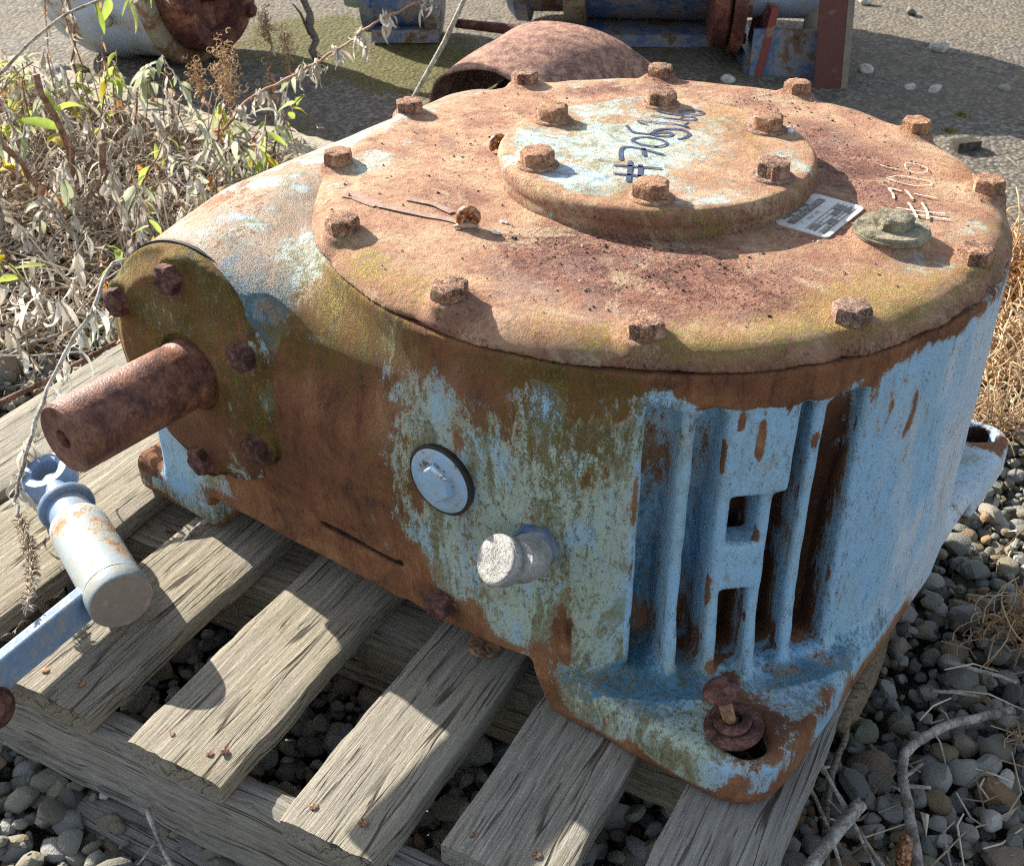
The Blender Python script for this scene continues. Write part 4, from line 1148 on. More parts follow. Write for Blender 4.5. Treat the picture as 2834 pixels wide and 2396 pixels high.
rv = mesh('rivet', *(lambda q: (q.v, q.f))(MB().lathe([(0.0036, 0), (0.0036, 0.0012), (0.0026, 0.0026), (0.0008, 0.0031)], n=14))); rv.materials.append(M_PLUG)
link('rivet', rv, None, LID, (0.1175, -0.0150, bend(0.1175, 0.0)))

# --- filler plug on the lid
q = MB().lathe([(0.0275, 0.0), (0.0285, 0.001), (0.0285, 0.0030), (0.0270, 0.0036), (0.0270, 0.0050), (0.0262, 0.0062), (0.020, 0.0066), (0.012, 0.0066)], n=44)
PLUG = q.build('filler_plug', M_PLUG, GB, loc=(0.2075, -0.004, 0.3405), angle=40)
hb = hex_bolt_mesh(0.0265, 0.0082, 51, rough=0.0004); hb.materials.append(M_PLUG)
link('plug_head', hb, None, PLUG, (0, 0, 0.0064), (0, 0, 0.4))

# --- bearing flange and shaft on the front
FY = -0.286
def toward_front(p): return Matrix.Translation(Vector(p)) @ Matrix.Rotation(R(90), 4, 'X')
flv = 0.0025
lo = np.array([AX - 0.122, AZ - 0.122, -0.003]); hi = np.array([AX + 0.122, AZ + 0.122, 0.032])
nn = np.ceil((hi - lo) / flv).astype(int)
ax3 = [(lo[i] + flv * np.arange(nn[i])).astype(np.float32) for i in range(3)]
X, Yv, Z = np.meshgrid(*ax3, indexing='ij')
rq = np.hypot(X - AX, Yv - AZ)
D = sd_cylz(X, Yv, Z, (AX, AZ), 0.108, 0.0, 0.011, 0.002)
cone = np.maximum(rq - (0.108 - np.maximum(Z - 0.008, 0) * 1.75), Z - 0.0200)
D = smin(D, np.maximum(cone, -Z), 0.002)
FB = [R(90 + 60 * k) for k in range(6)]
for a in FB:
    c = (AX + 0.0885 * math.cos(a), AZ + 0.0885 * math.sin(a))
    D = smin(D, sd_cylz(X, Yv, Z, c, 0.0185, 0.0, 0.0205, 0.002), 0.006)
D = smax(D, -np.maximum(rq - 0.0345, 0.0165 - Z), 0.002)
D = smax(D, rq - 0.1090, 0.002)
fv, ff = sd_mesh('bearing_flange', D, lo, flv)
fv = np.stack([fv[:, 0], FY - fv[:, 2], fv[:, 1]], 1)
fme = mesh('bearing_flange', fv, ff)          # handedness is kept: (x, -z, y) is a rotation
x, y, z = fv.T
rq = np.hypot(x - AX, z - AZ); th = np.arctan2(z - AZ, x - AX)
nz = fbm(fv, 28, 4, 19) - 0.5
upleft = sstep(0.1, 0.9, np.cos(th - R(125)))
fm = 0.72 + 1.9 * nz + 0.75 * upleft * sstep(0.085, 0.10, rq) + 0.12 * sstep(0.0, 0.06, x - AX + 0.03) * sstep(-0.05, 0.05, z - AZ)
for nm, a in (('rust', 0.90 - 0.55 * sstep(0.03, 0.2, fbm(fv, 24, 4, 29) - 0.5) + 0.3 * sstep(0.04, -0.08, z - AZ)), ('moss', fm - 0.45 * sstep(0.0, -0.08, z - AZ)), ('pale', 0.8 + 0 * x), ('deep', 0.20 + 0.35 * sstep(0, -0.08, z - AZ) + 0.9 * sstep(0.099, 0.104, rq) * (1 - upleft)), ('teal', 0.2 * (nz > 0.12))):
    set_attr(fme, nm, np.clip(a, 0, 1.6))
FLANGE = link('bearing_flange', fme, M_BODY, GB)
MB().lathe([(0.100, 0.0), (0.1102, 0.0), (0.1102, 0.0032), (0.100, 0.0034)], toward_front((AX, FY + 0.001, AZ)), 72).build('flange_gap_shade', M_RUBBER, GB, angle=40)  # added black ring, draws the shaded gap around the flange
FBM = [hex_bolt_mesh(0.0235, 0.0105, 70 + s) for s in range(3)]
for q in FBM: q.materials.append(M_BOLT_DARK)
for i, a in enumerate(FB):
    p = (AX + 0.0885 * math.cos(a), FY - 0.0200, AZ + 0.0885 * math.sin(a))
    link('bolt', FBM[i % 3], None, FLANGE, p, (R(90), rng.uniform(0, 6), 0))
SH = 0.0298
prof = [(0.0365, -0.008), (0.0365, -0.0045), (0.0325, -0.004), (SH, -0.0035), (SH, 0.012), (SH * 0.985, 0.0135), (SH * 0.985, 0.0155), (SH, 0.017), (SH, 0.05), (SH, 0.09), (SH, 0.1235), (SH - 0.0022, 0.1260), (0.0088, 0.1262), (0.0080, 0.1245), (0.0078, 0.094), (0.001, 0.090)]
M = toward_front((AX, FY - 0.0185, AZ))
MB().lathe(prof, M, 72, close=False).build('input_shaft', M_SHAFT, GB, angle=35)

# --- level plug, breather elbow and drain bolt on the front wall
m = toward_front((0.003, -0.2895, 0.192))
LP = MB().lathe([(0.0285, -0.004), (0.0296, 0.0005), (0.0296, 0.0028), (0.0268, 0.0036), (0.024, 0.0036)], m, 48).build('plug_gasket', M_RUBBER, GB, angle=40)
MB().lathe([(0.0268, 0.0), (0.0272, 0.0034), (0.0258, 0.0044), (0.018, 0.0048), (0.010, 0.0049)], m, 48).build('level_plug', M_PLUGBLUE, GB, angle=35)
hp = hex_bolt_mesh(0.0265, 0.0065, 90, rough=0.0003); hp.materials.append(M_PLUGBLUE)
link('plug_head', hp, None, bpy.data.objects['level_plug'], (0.003, -0.2940, 0.192), (R(90), 0.35, 0))
# elbow on the drum
ea = R(16.2)
nrm = Vector((math.sin(ea), -math.cos(ea), 0)); p0 = nrm * 0.2885 + Vector((0, 0, 0.160))
nut = hex_bolt_mesh(0.0330, 0.0095, 95, rough=0.0003); nut.materials.append(M_MACHDARK)
EL = MB()
body_dir = Vector((-0.06, -0.70, 0.34)).normalized()
p1 = p0 + nrm * 0.026 + Vector((0, 0, 0.004))
cap_dir = Vector((-0.22, -0.76, 0.56)).normalized()
EL.tube([p0, p0 + nrm * 0.010, p0 + nrm * 0.020, p1, p1 + cap_dir * 0.006], [0.0155, 0.0158, 0.0160, 0.0160, 0.013], 24)
M2 = axis_matrix(p1 - cap_dir * 0.010 + Vector((-0.012, 0, -0.007)), cap_dir)
EL.lathe([(0.010, -0.010), (0.0140, -0.004), (0.0152, 0.004), (0.0160, 0.010), (0.0190, 0.0155), (0.0192, 0.024), (0.0186, 0.0255)], M2, 36)
ELB = EL.build('breather_elbow', M_SILVER, GB, angle=40)
nq = link('elbow_nut', nut, None, ELB); nq.matrix_local = axis_matrix(p0 - nrm * 0.0005, nrm)
MB().lathe([(0.0180, 0.0254), (0.0178, 0.0262), (0.0140, 0.0258), (0.0001, 0.0262)], M2, 36, close=False).build('elbow_cap', M_SILVERFACE, ELB)
dm = hex_bolt_mesh(0.0225, 0.010, 97); dm.materials.append(M_BOLT_DARK)
link('drain_bolt', dm, None, GB, (-0.002, -0.2900, 0.068), (R(90), 0.2, 0))
# ------------------------------------------------------------------ pallet (local x along the boards, y across; boards run away from the camera)
TP = R(61.9)
P1 = Vector((math.cos(TP), math.sin(TP), 0)); P2 = Vector((math.sin(TP), -math.cos(TP), 0))
def pal(p2, p1, z=0.0): return P1 * p1 + P2 * p2 + Vector((0, 0, z))
PALLET = empty('pallet', (0, 0, 0), 0, 'weathered grey wooden pallet of spaced boards under the gearbox', 'pallet')
def board_mesh(name, L, W, T, seed, grooves=0.0012, nx=56, ny=14, wane=0.0):
    rg = np.random.default_rng(seed)
    xs = np.linspace(0, L, nx); ys = np.linspace(-W / 2, W / 2, ny)
    v = []; f = []
    top = np.array([(a, b, 0) for a in xs for b in ys])
    q = top * np.array([1.0, 1, 1]) + seed * 3.1
    rel = (fbm(q * np.array([6, 95, 1]), 1, 3, seed) - 0.5) * 2 * grooves + (fbm(q * np.array([5, 9, 1]), 1, 2, seed + 5) - 0.5) * 0.003
    e1_ = (vnoise(np.stack([xs * 14, xs * 0, xs * 0 + seed], 1), 1, seed) - 0.5) * 0.003 + (vnoise(np.stack([xs * 60, xs * 0, xs * 0 + seed], 1), 1, seed) - 0.5) * 0.002
    e2_ = (vnoise(np.stack([xs * 14, xs * 0 + 9, xs * 0 + seed], 1), 1, seed) - 0.5) * 0.003 + (vnoise(np.stack([xs * 60, xs * 0 + 9, xs * 0 + seed], 1), 1, seed) - 0.5) * 0.002
    endj = (vnoise(np.stack([ys * 120, ys * 0, ys * 0 + seed], 1), 1, seed + 3) - 0.5) * 0.0022
    TOP = top.copy(); TOP[:, 2] = rel
    for i in range(nx):
        for j in range(ny):
            t = j / (ny - 1)
            TOP[i * ny + j, 1] += e1_[i] * (1 - t) + e2_[i] * t
            if i == 0: TOP[i * ny + j, 0] += endj[j]
            if i == nx - 1: TOP[i * ny + j, 0] -= endj[j]
            if j in (0, ny - 1): TOP[i * ny + j, 2] -= 0.0018 + wane * rg.random()
    BOT = TOP.copy(); BOT[:, 2] = -T
    v = np.concatenate([TOP, BOT]); n = nx * ny
    for i in range(nx - 1):
        for j in range(ny - 1):
            a = i * ny + j
            f.append((a, a + ny, a + ny + 1, a + 1))
            f.append((n + a, n + a + 1, n + a + ny + 1, n + a + ny))
    for i in range(nx - 1):
        a = i * ny; f.append((a, n + a, n + a + ny, a + ny))
        a = i * ny + ny - 1; f.append((a, a + ny, n + a + ny, n + a))
    for j in range(ny - 1):
        a = j; f.append((a, a + 1, n + a + 1, n + a))
        a = (nx - 1) * ny + j; f.append((a, n + a, n + a + 1, a + 1))
    me = mesh(name, v, np.array(f, np.int32), True)
    sharp(me, 50)
    return me
NAIL = MB().lathe([(0.0034, -0.001), (0.0036, 0.0004), (0.0033, 0.0009), (0.0008, 0.0010)], n=11)
nail_me = mesh('nail', NAIL.v, NAIL.f); nail_me.materials.append(M_BOLT)
BT = 0.021
# p2 centre, width, front end p1, back end p1, seed, material
BOARDS = [(-0.615, 0.106, -0.470, 0.42, 1, M_WOOD), (-0.483, 0.128, -0.468, 0.42, 2, M_WOOD), (-0.315, 0.092, -0.470, 0.42, 3, M_WOOD), (-0.1775, 0.091, -0.474, 0.42, 4, M_WOOD),
          (-0.0330, 0.083, -0.477, 0.42, 5, M_WOOD), (0.0865, 0.090, -0.441, 0.20, 6, M_WOODGREY), (0.2180, 0.082, -0.420, -0.06, 7, M_WOODGREY)]
for i, (c, w, a, b_, sd, mt) in enumerate(BOARDS):
    p = pal(c, a, DECK)
    o = link('board', board_mesh('board', b_ - a, w, BT, sd, grooves=0.0010), mt, PALLET, p, (rng.normal(0, 0.004), 0, TP))
    for (dx, dy) in ((0.016 + 0.006 * rng.random(), w * 0.26), (0.020 + 0.006 * rng.random(), -w * 0.22)):
        link('nail', nail_me, None, o, (dx, dy + rng.normal(0, 0.004), -0.0006 + 0.002 * rng.random()), (rng.normal(0, 0.15), rng.normal(0, 0.15), 0))
    if i == 3:
        link('nail', nail_me, None, o, (0.026, -w * 0.34, 0.002), (0.3, 0.2, 0))
    if i == 4:   # rusted washer mark near the middle of the board
        rw = MB().lathe([(0.0150, 0.0), (0.0150, 0.0010), (0.0120, 0.0014), (0.0005, 0.0012)], n=24)
        rw.build('rust_disc', M_BOLT, o, loc=(0.224, -0.006, 0.0006))
# stringers run across under the boards (two planks on edge at the front, wide one behind)
def stringer(p1, width, h, z, a, b_, sd, mt, tilt=0.0):
    me = board_mesh('stringer', b_ - a, width, h, sd, grooves=0.0018, nx=70, ny=6, wane=0.003)
    return link('stringer', me, mt, PALLET, pal(a, p1 + width / 2, z), (tilt, 0, TP - R(90)))
stringer(-0.4665, 0.027, 0.083, DECK - BT - 0.0015, -0.69, 0.20, 31, M_WOODGREY)
stringer(-0.262, 0.090, 0.075, DECK - BT - 0.0015, -0.69, 0.225, 32, M_WOOD)
stringer(0.10, 0.090, 0.075, DECK - BT - 0.0015, -0.69, 0.10, 33, M_WOOD)
stringer(0.33, 0.090, 0.075, DECK - BT - 0.0015, -0.69, -0.05, 34, M_WOOD)
# lower skid plank, half sunk in the gravel
link('skid_board', board_mesh('skid_board', 0.62, 0.06, 0.018, 41, nx=50, ny=6), M_WOODGREY, PALLET, pal(-0.30, -0.462, -0.004), (0, 0, TP - R(90)))
# rotten splinter of bark at the right hand end of the last board
bk = MB()
for k_ in range(7):
    t0_ = k_ * 0.017
    pts = [pal(0.262 + 0.004 * math.sin(k_), -0.19 + t0_ + s * 0.035, DECK - 0.012 - 0.004 * (k_ % 3)) for s in range(4)]
    bk.tube(pts, [0.006, 0.009, 0.008, 0.005], 6)
bk.build('bark_splinter', M_BARK, PALLET)

# ------------------------------------------------------------------ coach bolt standing in the slot of the front foot
def gbp(a, b_, h): return GB.matrix_basis @ Vector((a, b_, h))
bpy.context.view_layer.update()
CBOLT = empty('coach_bolt', gbp(0.2390, -0.2500, 0.0470), R(-36.93), 'rusty round-headed coach bolt standing loose in the slot of the front foot', 'bolt')
CA = axis_matrix((0, 0, 0), (-0.30, -0.10, 1.0))
MB().lathe([(0.0120, 0.032), (0.0138, 0.034), (0.0134, 0.0375), (0.0100, 0.0410), (0.004, 0.0425), (0.0003, 0.0428)], CA, n=28).build('bolt_head', M_BOLT_DARK, CBOLT)
MB().lathe([(0.0050, -0.03), (0.0050, 0.012), (0.0054, 0.033)], CA, n=18).build('bolt_shank', M_BOLT, CBOLT)
def ring(r0, r1, h): return [(r0, 0), (r1, 0), (r1 + 0.0004, h * 0.5), (r1, h), (r0, h), (r0 - 0.0004, h * 0.5), (r0, 0)]
MB().lathe(ring(0.0105, 0.0215, 0.0035), n=32, close=False).build('flat_washer', M_BOLT_DARK, CBOLT, loc=(0.002, -0.001, 0.0015), rot=(0.10, -0.08, 0))
MB().lathe(ring(0.0075, 0.0140, 0.0040), n=32, close=False).build('spring_washer', M_BOLT_DARK, CBOLT, loc=(0.000, 0.0005, 0.0058), rot=(0.16, -0.10, 0))

# ------------------------------------------------------------------ blue steering rod end lying on the boards
T0 = Vector((-0.5625, -0.0230, 0.150)); T1_ = Vector((-0.4480, -0.1960, 0.1485))
tdir = (T1_ - T0).normalized()
TOOL = empty('rod_end', T0, 0, 'blue grey rod end with eye, collar and fat barrel lying on the pallet boards', 'machine part')
TM = axis_matrix((0, 0, 0), tdir)
Rt = 0.0255
MB().lathe([(0.0235, 0.086), (Rt, 0.0885), (Rt + 0.0008, 0.10), (Rt + 0.001, 0.14), (Rt + 0.001, 0.190)], TM, 56, close=False).build('barrel', M_TOOL, TOOL, angle=35)
MB().lathe([(Rt + 0.0005, 0.1905), (Rt + 0.0018, 0.1920), (Rt + 0.0018, 0.2060), (Rt + 0.0006, 0.2078)], TM, 56, close=False).build('end_band', M_TOOL, TOOL, angle=35)
MB().lathe([(Rt + 0.0006, 0.2078), (0.012, 0.2081), (0.0003, 0.2081)], TM, 56, close=False).build('end_face', M_TOOLEND, TOOL, smooth=False)
MB().lathe([(0.0195, 0.057), (0.0200, 0.060), (0.0203, 0.088)], TM, 48, close=False).build('neck_sleeve', M_TOOLBLUE, TOOL)
MB().lathe([(0.0115, 0.0500), (0.0245, 0.0505), (0.0260, 0.0520), (0.0260, 0.0555), (0.0250, 0.0575), (0.0190, 0.0580)], TM, 48, close=False).build('collar', M_TOOLBLUE, TOOL, angle=40)
MB().lathe([(0.0118, 0.010), (0.0118, 0.030), (0.0122, 0.052)], TM, 32, close=False).build('rod', M_TOOLBLUE, TOOL)
# eye: ring with its hole facing up
eye_n = (Vector((0, 0, 1)) * 0.95 + Vector((-0.18, -0.20, 0))).normalized()
EM = axis_matrix((0, 0, 0), eye_n)
er = [(0.0125, -0.0125), (0.0215, -0.0125), (0.0255, -0.0075), (0.0268, 0.0), (0.0255, 0.0075), (0.0215, 0.0125), (0.0160, 0.0130), (0.0130, 0.0115), (0.0122, 0.0), (0.0125, -0.0125)]
MB().lathe(er, EM, 48, close=False).build('eye', M_TOOLBLUE, TOOL, angle=45)
# bar welded to the barrel
side = Vector((-math.sin(math.atan2(tdir.y, tdir.x)), math.cos(math.atan2(tdir.y, tdir.x)), 0))
bdir = -P1
bz = 0.137 - 0.150
bp = tdir * 0.168 + Vector((0, 0, -0.010))
b0 = bp + bdir * 0.012; b1 = bp + bdir * 0.30
ctr = (b0 + b1) / 2
BM_ = Matrix.Rotation(math.atan2(bdir.y, bdir.x), 4, 'Z')
br = MB().box((0, 0, 0), ((b1 - b0).length, 0.0115, 0.032))
bo = br.build('welded_bar', M_TOOLBLUE, TOOL, smooth=False, loc=ctr, rot=(0, 0, math.atan2(bdir.y, bdir.x)))
bv = bo.modifiers.new('edge', 'BEVEL'); bv.width = 0.0018; bv.segments = 2
# rust brown ball at the left edge of the picture
KN = empty('rusty_knob', (-0.5345, -0.2855, 0.118), 0, 'rust brown rounded knob on a rod by the front end of the pallet', 'machine part')
MB().lathe([(0.004, -0.020), (0.014, -0.016), (0.0175, -0.006), (0.0185, 0.002), (0.0165, 0.011), (0.010, 0.0165), (0.0006, 0.0182)], axis_matrix((0, 0, 0), (0.86, -0.35, 0.2)), 32).build('knob', M_BOLT_DARK, KN)
MB().tube([(-0.012, 0.005, -0.004), (-0.12, 0.05, -0.02)], [0.008, 0.008], 14).build('rod', M_BOLT_DARK, KN)

# ------------------------------------------------------------------ snails and droppings on the gearbox
def snail(name, loc, rz, s, label, body=True):
    e = empty(name, loc, rz, label, 'snail', 'snails on the gearbox')
    v = []; f = []; nt = 84; nr = 12
    for i in range(nt + 1):
        t = i / nt; a = t * 2.6 * 2 * math.pi
        rad = 0.0013 + 0.0066 * t ** 1.5; off = 0.0006 + 0.0072 * t ** 1.25
        hgt = 0.0060 * (1 - t) ** 1.1
        for j in range(nr):
            b_ = 2 * math.pi * j / nr
            rr_ = off + rad * 0.62 * math.cos(b_)
            v.append((rr_ * math.cos(a) * s, (hgt + rad * 0.62 * math.sin(b_)) * s, rr_ * math.sin(a) * s + 0.0085 * s))
    for i in range(nt):
        for j in range(nr):
            j2 = (j + 1) % nr
            f.append((i * nr + j, i * nr + j2, (i + 1) * nr + j2, (i + 1) * nr + j))
    f.append(tuple(range(nt * nr, nt * nr + nr)))
    obj('shell', v, f, M_SHELL, e)
    if body:
        bb = MB().tube([(-0.013 * s, -0.004 * s, 0.0014 * s), (-0.007 * s, -0.003 * s, 0.0024 * s), (0.001 * s, -0.001 * s, 0.0028 * s), (0.008 * s, 0.0, 0.0016 * s)], [0.0012 * s, 0.0026 * s, 0.0030 * s, 0.0008 * s], 10)
        bb.build('body', M_SNAIL, e)
    return e
k = NT('banded_snail_shell'); o_ = k.obj(); n_ = k.noise(k.mapping(o_, (90, 90, 90)), 4.0, 3, 0.5)
M_SHELL = k.done(k.ramp(n_, [(0.36, (0.05, 0.022, 0.014)), (0.48, (0.22, 0.085, 0.03)), (0.58, (0.42, 0.19, 0.06)), (0.7, (0.50, 0.36, 0.22))]), 0.35, None, 0.5)
M_SNAIL = metal_simple('snail_flesh', (0.45, 0.30, 0.22), 0.4)
lidz = lambda a, b_: 0.3325 + 0.0062 * (1 - (math.hypot(a, b_) / 0.27) ** 2)
snail('snail', gbp(-0.0570, -0.1760, lidz(-0.057, -0.176) + 0.0006), R(-36.93 + 25), 0.92, 'brown banded snail crawling across the rusty lid')
snail('snail', gbp(-0.1335, -0.0385, lidz(-0.13, -0.04) + 0.0010), R(20), 0.80, 'small snail tucked against the side of the bolted centre cover', False)
# bird droppings and flakes scattered on the lid: tiny, uncountable
db = MB(); rg = np.random.default_rng(5)
def chip(p, s, rg):
    n = rg.integers(4, 7); a0 = rg.random() * 6
    P = [Vector((math.cos(a0 + 6.283 * j / n) * s * rg.uniform(0.5, 1.2), math.sin(a0 + 6.283 * j / n) * s * rg.uniform(0.3, 0.9), 0)) for j in range(n)]
    v = [Vector(p) + q_ for q_ in P] + [Vector(p) + q_ * 0.6 + Vector((0, 0, s * rg.uniform(0.25, 0.7))) for q_ in P]
    return v, [tuple(range(n, 2 * n))] + [(j, (j + 1) % n, n + (j + 1) % n, n + j) for j in range(n)]
for i in range(520):
    if i < 330:
        cc = [(0.085, -0.175, 0.055), (-0.10, -0.02, 0.06), (0.17, 0.12, 0.05), (0.06, -0.13, 0.06), (0.0, 0.19, 0.05)][i % 5]
        a, b_ = cc[0] + rg.normal(0, cc[2] * 0.7), cc[1] + rg.normal(0, cc[2] * 0.6)
    else:
        q_ = rg.uniform(0.14, 0.27); t = rg.uniform(0, 6.283); a, b_ = q_ * math.cos(t), q_ * math.sin(t)
    rr_ = math.hypot(a, b_)
    if rr_ > 0.272 or rr_ < 0.133: continue
    db.val = rg.random()
    db.add(*chip((a, b_, lidz(a, b_) + 0.0003), abs(rg.normal(0.0008, 0.0005)) + 0.0004, rg))
k = NT('dark_flakes'); M_FLAKE = k.done(k.ramp(k.attr('rnd'), [(0.0, (0.03, 0.022, 0.02)), (0.72, (0.10, 0.05, 0.035)), (0.80, (0.25, 0.15, 0.10)), (0.92, (0.45, 0.42, 0.36))]), 0.8)
fo = db.build('rust_flakes', M_FLAKE, GB, smooth=False, rnd=True); fo['kind'] = 'stuff'
def dropping(a, b_, h, s, label, seed):
    rg = np.random.default_rng(seed); m = MB()
    for j in range(5):
        p = Vector((rg.normal(0, s * 0.7), rg.normal(0, s * 0.35), 0))
        m.lathe([(s * rg.uniform(0.5, 0.9), 0), (s * rg.uniform(0.4, 0.7), s * 0.35), (s * 0.1, s * 0.55)], Matrix.Translation(p), 9)
    o = m.build('bird_dropping', M_WHITE, None, loc=gbp(a, b_, h), rot=(0, 0, rg.uniform(0, 3)))
    tag(o, label, 'dropping')
dropping(-0.0340, -0.1720, lidz(-0.034, -0.172) + 0.0004, 0.0030, 'crumbly pale dropping beside the crawling snail on the lid', 1)
dropping(0.072, 0.098, 0.3600, 0.0045, 'white dropping beside a bolt on the back of the centre cover', 2)
dropping(-0.0420, -0.1540, lidz(-0.042, -0.154) + 0.0004, 0.0020, 'small grey dropping between the snail and the centre cover', 3)
# ------------------------------------------------------------------ ground
# soil under everything
xs = np.linspace(-8, 8, 41); ys = np.linspace(-5, 11, 41)
gv = np.array([(a, b, -0.035) for a in xs for b in ys]); n = 41
gf = np.array([(i * n + j, (i + 1) * n + j, (i + 1) * n + j + 1, i * n + j + 1) for i in range(n - 1) for j in range(n - 1)], np.int32)
GRAVEL = obj('gravel_bed', gv, gf, M_SOIL); GRAVEL['kind'] = 'structure'
# far ground, so that the sheet reaches the horizon
ff_ = obj('far_ground', [(-90, -90, -0.06), (90, -90, -0.06), (90, 90, -0.06), (-90, 90, -0.06)], [(0, 1, 2, 3)], M_ASPHALT, smooth=False); ff_['kind'] = 'structure'
# asphalt yard behind the kerb line
KLINE = [(-4.0, 3.62), (-1.05, 1.60), (-0.742, 1.380), (-0.494, 1.215), (0.0, 0.98), (0.62, 0.77), (1.3, 0.50), (5.0, -0.9)]
def kerb_y(xx): return np.interp(xx, [p[0] for p in KLINE], [p[1] for p in KLINE])
ax_ = np.concatenate([np.linspace(-4, -1.6, 13)[:-1], np.linspace(-1.6, 1.6, 129), np.linspace(1.6, 5, 15)[1:]])
tt = np.concatenate([np.linspace(0, 2.2, 89), np.linspace(2.2, 8.5, 20)[1:]])
av = []
for a in ax_:
    for t in tt: av.append((a, kerb_y(a) + t, 0.0))
av = np.array(av)
av[:, 2] = (fbm(av, 2.2, 3, 2) - 0.5) * 0.012 + (fbm(av, 60, 2, 6) - 0.5) * 0.004 - 0.002
m_ = len(tt)
af = [(i * m_ + j, (i + 1) * m_ + j, (i + 1) * m_ + j + 1, i * m_ + j + 1) for i in range(len(ax_) - 1) for j in range(m_ - 1)]
ame = mesh('asphalt_yard', av, np.array(af, np.int32))
mo = np.zeros(len(av))
for (cx_, cy_, r_, a_) in [(-0.45, 1.93, 0.22, 1.0), (-0.62, 1.98, 0.2, 0.9), (-0.28, 1.68, 0.14, 0.9), (-0.20, 1.60, 0.1, 0.9), (-0.36, 1.78, 0.14, 0.8), (0.33, 1.55, 0.18, 0.35), (0.45, 1.35, 0.10, 0.3), (-0.1, 1.7, 0.15, 0.5), (-0.55, 1.35, 0.10, 0.5), (0.15, 1.85, 0.2, 0.4)]:
    mo += a_ * np.exp(-((av[:, 0] - cx_) ** 2 + (av[:, 1] - cy_) ** 2) / r_ ** 2)
set_attr(ame, 'moss', mo)
ay = link('asphalt_yard', ame, M_ASPHALT); ay['kind'] = 'structure'
# kerb: worn concrete edging stones
KERB = empty('kerb', (0, 0, 0)); KERB['kind'] = 'structure'
kd = Vector((0.815, -0.58, 0)); kn = Vector((0.58, 0.815, 0))
for i, (c, L) in enumerate([((-1.42, 1.80), 0.42), ((-1.055, 1.545), 0.44), ((-0.745, 1.325), 0.30), ((-0.505, 1.150), 0.27), ((-0.27, 1.00), 0.28), ((0.0, 0.85), 0.3)]):
    me = board_mesh('kerb_stone', L, 0.095, 0.075, 60 + i, grooves=0.0035, nx=26, ny=8, wane=0.004)
    link('kerb_stone', me, M_KERB, KERB, Vector((c[0], c[1], 0.036 + 0.006 * (i % 2))) - kd * L / 2, (rng.normal(0, 0.03), rng.normal(0, 0.01), math.atan2(kd.y, kd.x) + rng.normal(0, 0.03)))

# ------------------------------------------------------------------ pebbles
def pebble_mesh(seed, sub=2):
    rg = np.random.default_rng(seed)
    bm = bmesh.new(); bmesh.ops.create_icosphere(bm, subdivisions=sub, radius=1.0)
    v = np.array([p.co[:] for p in bm.verts]); f = [[q.index for q in fc.verts] for fc in bm.faces]; bm.free()
    sc = np.array([1.0, rg.uniform(0.68, 0.95), rg.uniform(0.45, 0.75)])
    for _ in range(rg.integers(4, 10)):           # broken flats
        nrm_ = rg.normal(0, 1, 3); nrm_ /= np.linalg.norm(nrm_); d_ = rg.uniform(0.55, 0.85)
        q_ = v @ nrm_; ov = np.maximum(q_ - d_, 0); v = v - np.outer(ov * 0.9, nrm_)
    v = v * (1 + 0.45 * (fbm(v + seed * 5.3, 0.9, 3, seed) - 0.5))[:, None] * sc
    return v, np.array(f, np.int32)
PEB = [pebble_mesh(100 + s) for s in range(14)]
PEBL = [pebble_mesh(100 + s, 1) for s in range(14)]
peb_me = []
for i, (v, f) in enumerate(PEB):
    me = mesh('pebble', v, f); sharp(me, 30); me.materials.append(M_STONE); peb_me.append(me)

def rotm(rg):
    a = rg.uniform(0, 6.283); t1 = rg.normal(0, 0.35); t2 = rg.normal(0, 0.35)
    return (Matrix.Rotation(a, 3, 'Z') @ Matrix.Rotation(t1, 3, 'X') @ Matrix.Rotation(t2, 3, 'Y'))
def under_gear(x, y):
    # well under the gearbox: never seen
    q_ = (GB.matrix_basis.inverted() @ Vector((x, y, 0)))
    return -0.28 < q_.x < 0.16 and -0.14 < q_.y < 0.26
stones = []       # x, y, z, size, idx
rg = np.random.default_rng(11)
def inview(x, y, mx=0.06):
    d = Vector((x, y, 0)) - CAM
    fw = Vector((0, math.cos(R(34.02)), -math.sin(R(34.02)))); up = Vector((0, math.sin(R(34.02)), math.cos(R(34.02))))
    zc = d.dot(fw)
    if zc < 0.1: return False
    return abs(d.x / zc) < 1417 / 3310 + mx and abs(d.dot(up) / zc) < 1198 / 3310 + mx
for layer, (zb, cell, jit, prob) in enumerate([(-0.024, 0.0190, 0.5, 1.0), (-0.012, 0.0175, 0.55, 1.0), (-0.003, 0.0185, 0.6, 0.72)]):
    for xi in np.arange(-1.9, 1.35, cell):
        for yi in np.arange(-0.85, 2.2, cell * 0.9):
            x = xi + rg.uniform(-jit, jit) * cell; y = yi + rg.uniform(-jit, jit) * cell
            if rg.random() > prob: continue
            if y > kerb_y(x) - 0.13 * (x < 0.1) - 0.03: continue
            if not inview(x, y, 0.32): continue
            if layer == 0 and not inview(x, y): continue
            if under_gear(x, y): continue
            far = (Vector((x, y, 0)) - CAM).length
            if layer == 0 and far > 1.75: continue
            s = float(np.clip(rg.lognormal(math.log(0.0090), 0.36), 0.0045, 0.0205))
            stones.append((x, y, zb + rg.normal(0, 0.003) + (s - 0.011) * 0.3, s, int(rg.integers(0, 14)), layer))
for q_ in range(2600):               # grit and small chips between the pebbles
    x = rg.uniform(-1.0, 0.75); y = rg.uniform(-0.5, 1.0)
    if y > kerb_y(x) - 0.12 or not inview(x, y) or under_gear(x, y): continue
    stones.append((x, y, -0.004 + rg.normal(0, 0.003), float(rg.uniform(0.0022, 0.0052)), int(rg.integers(0, 14)), 0))
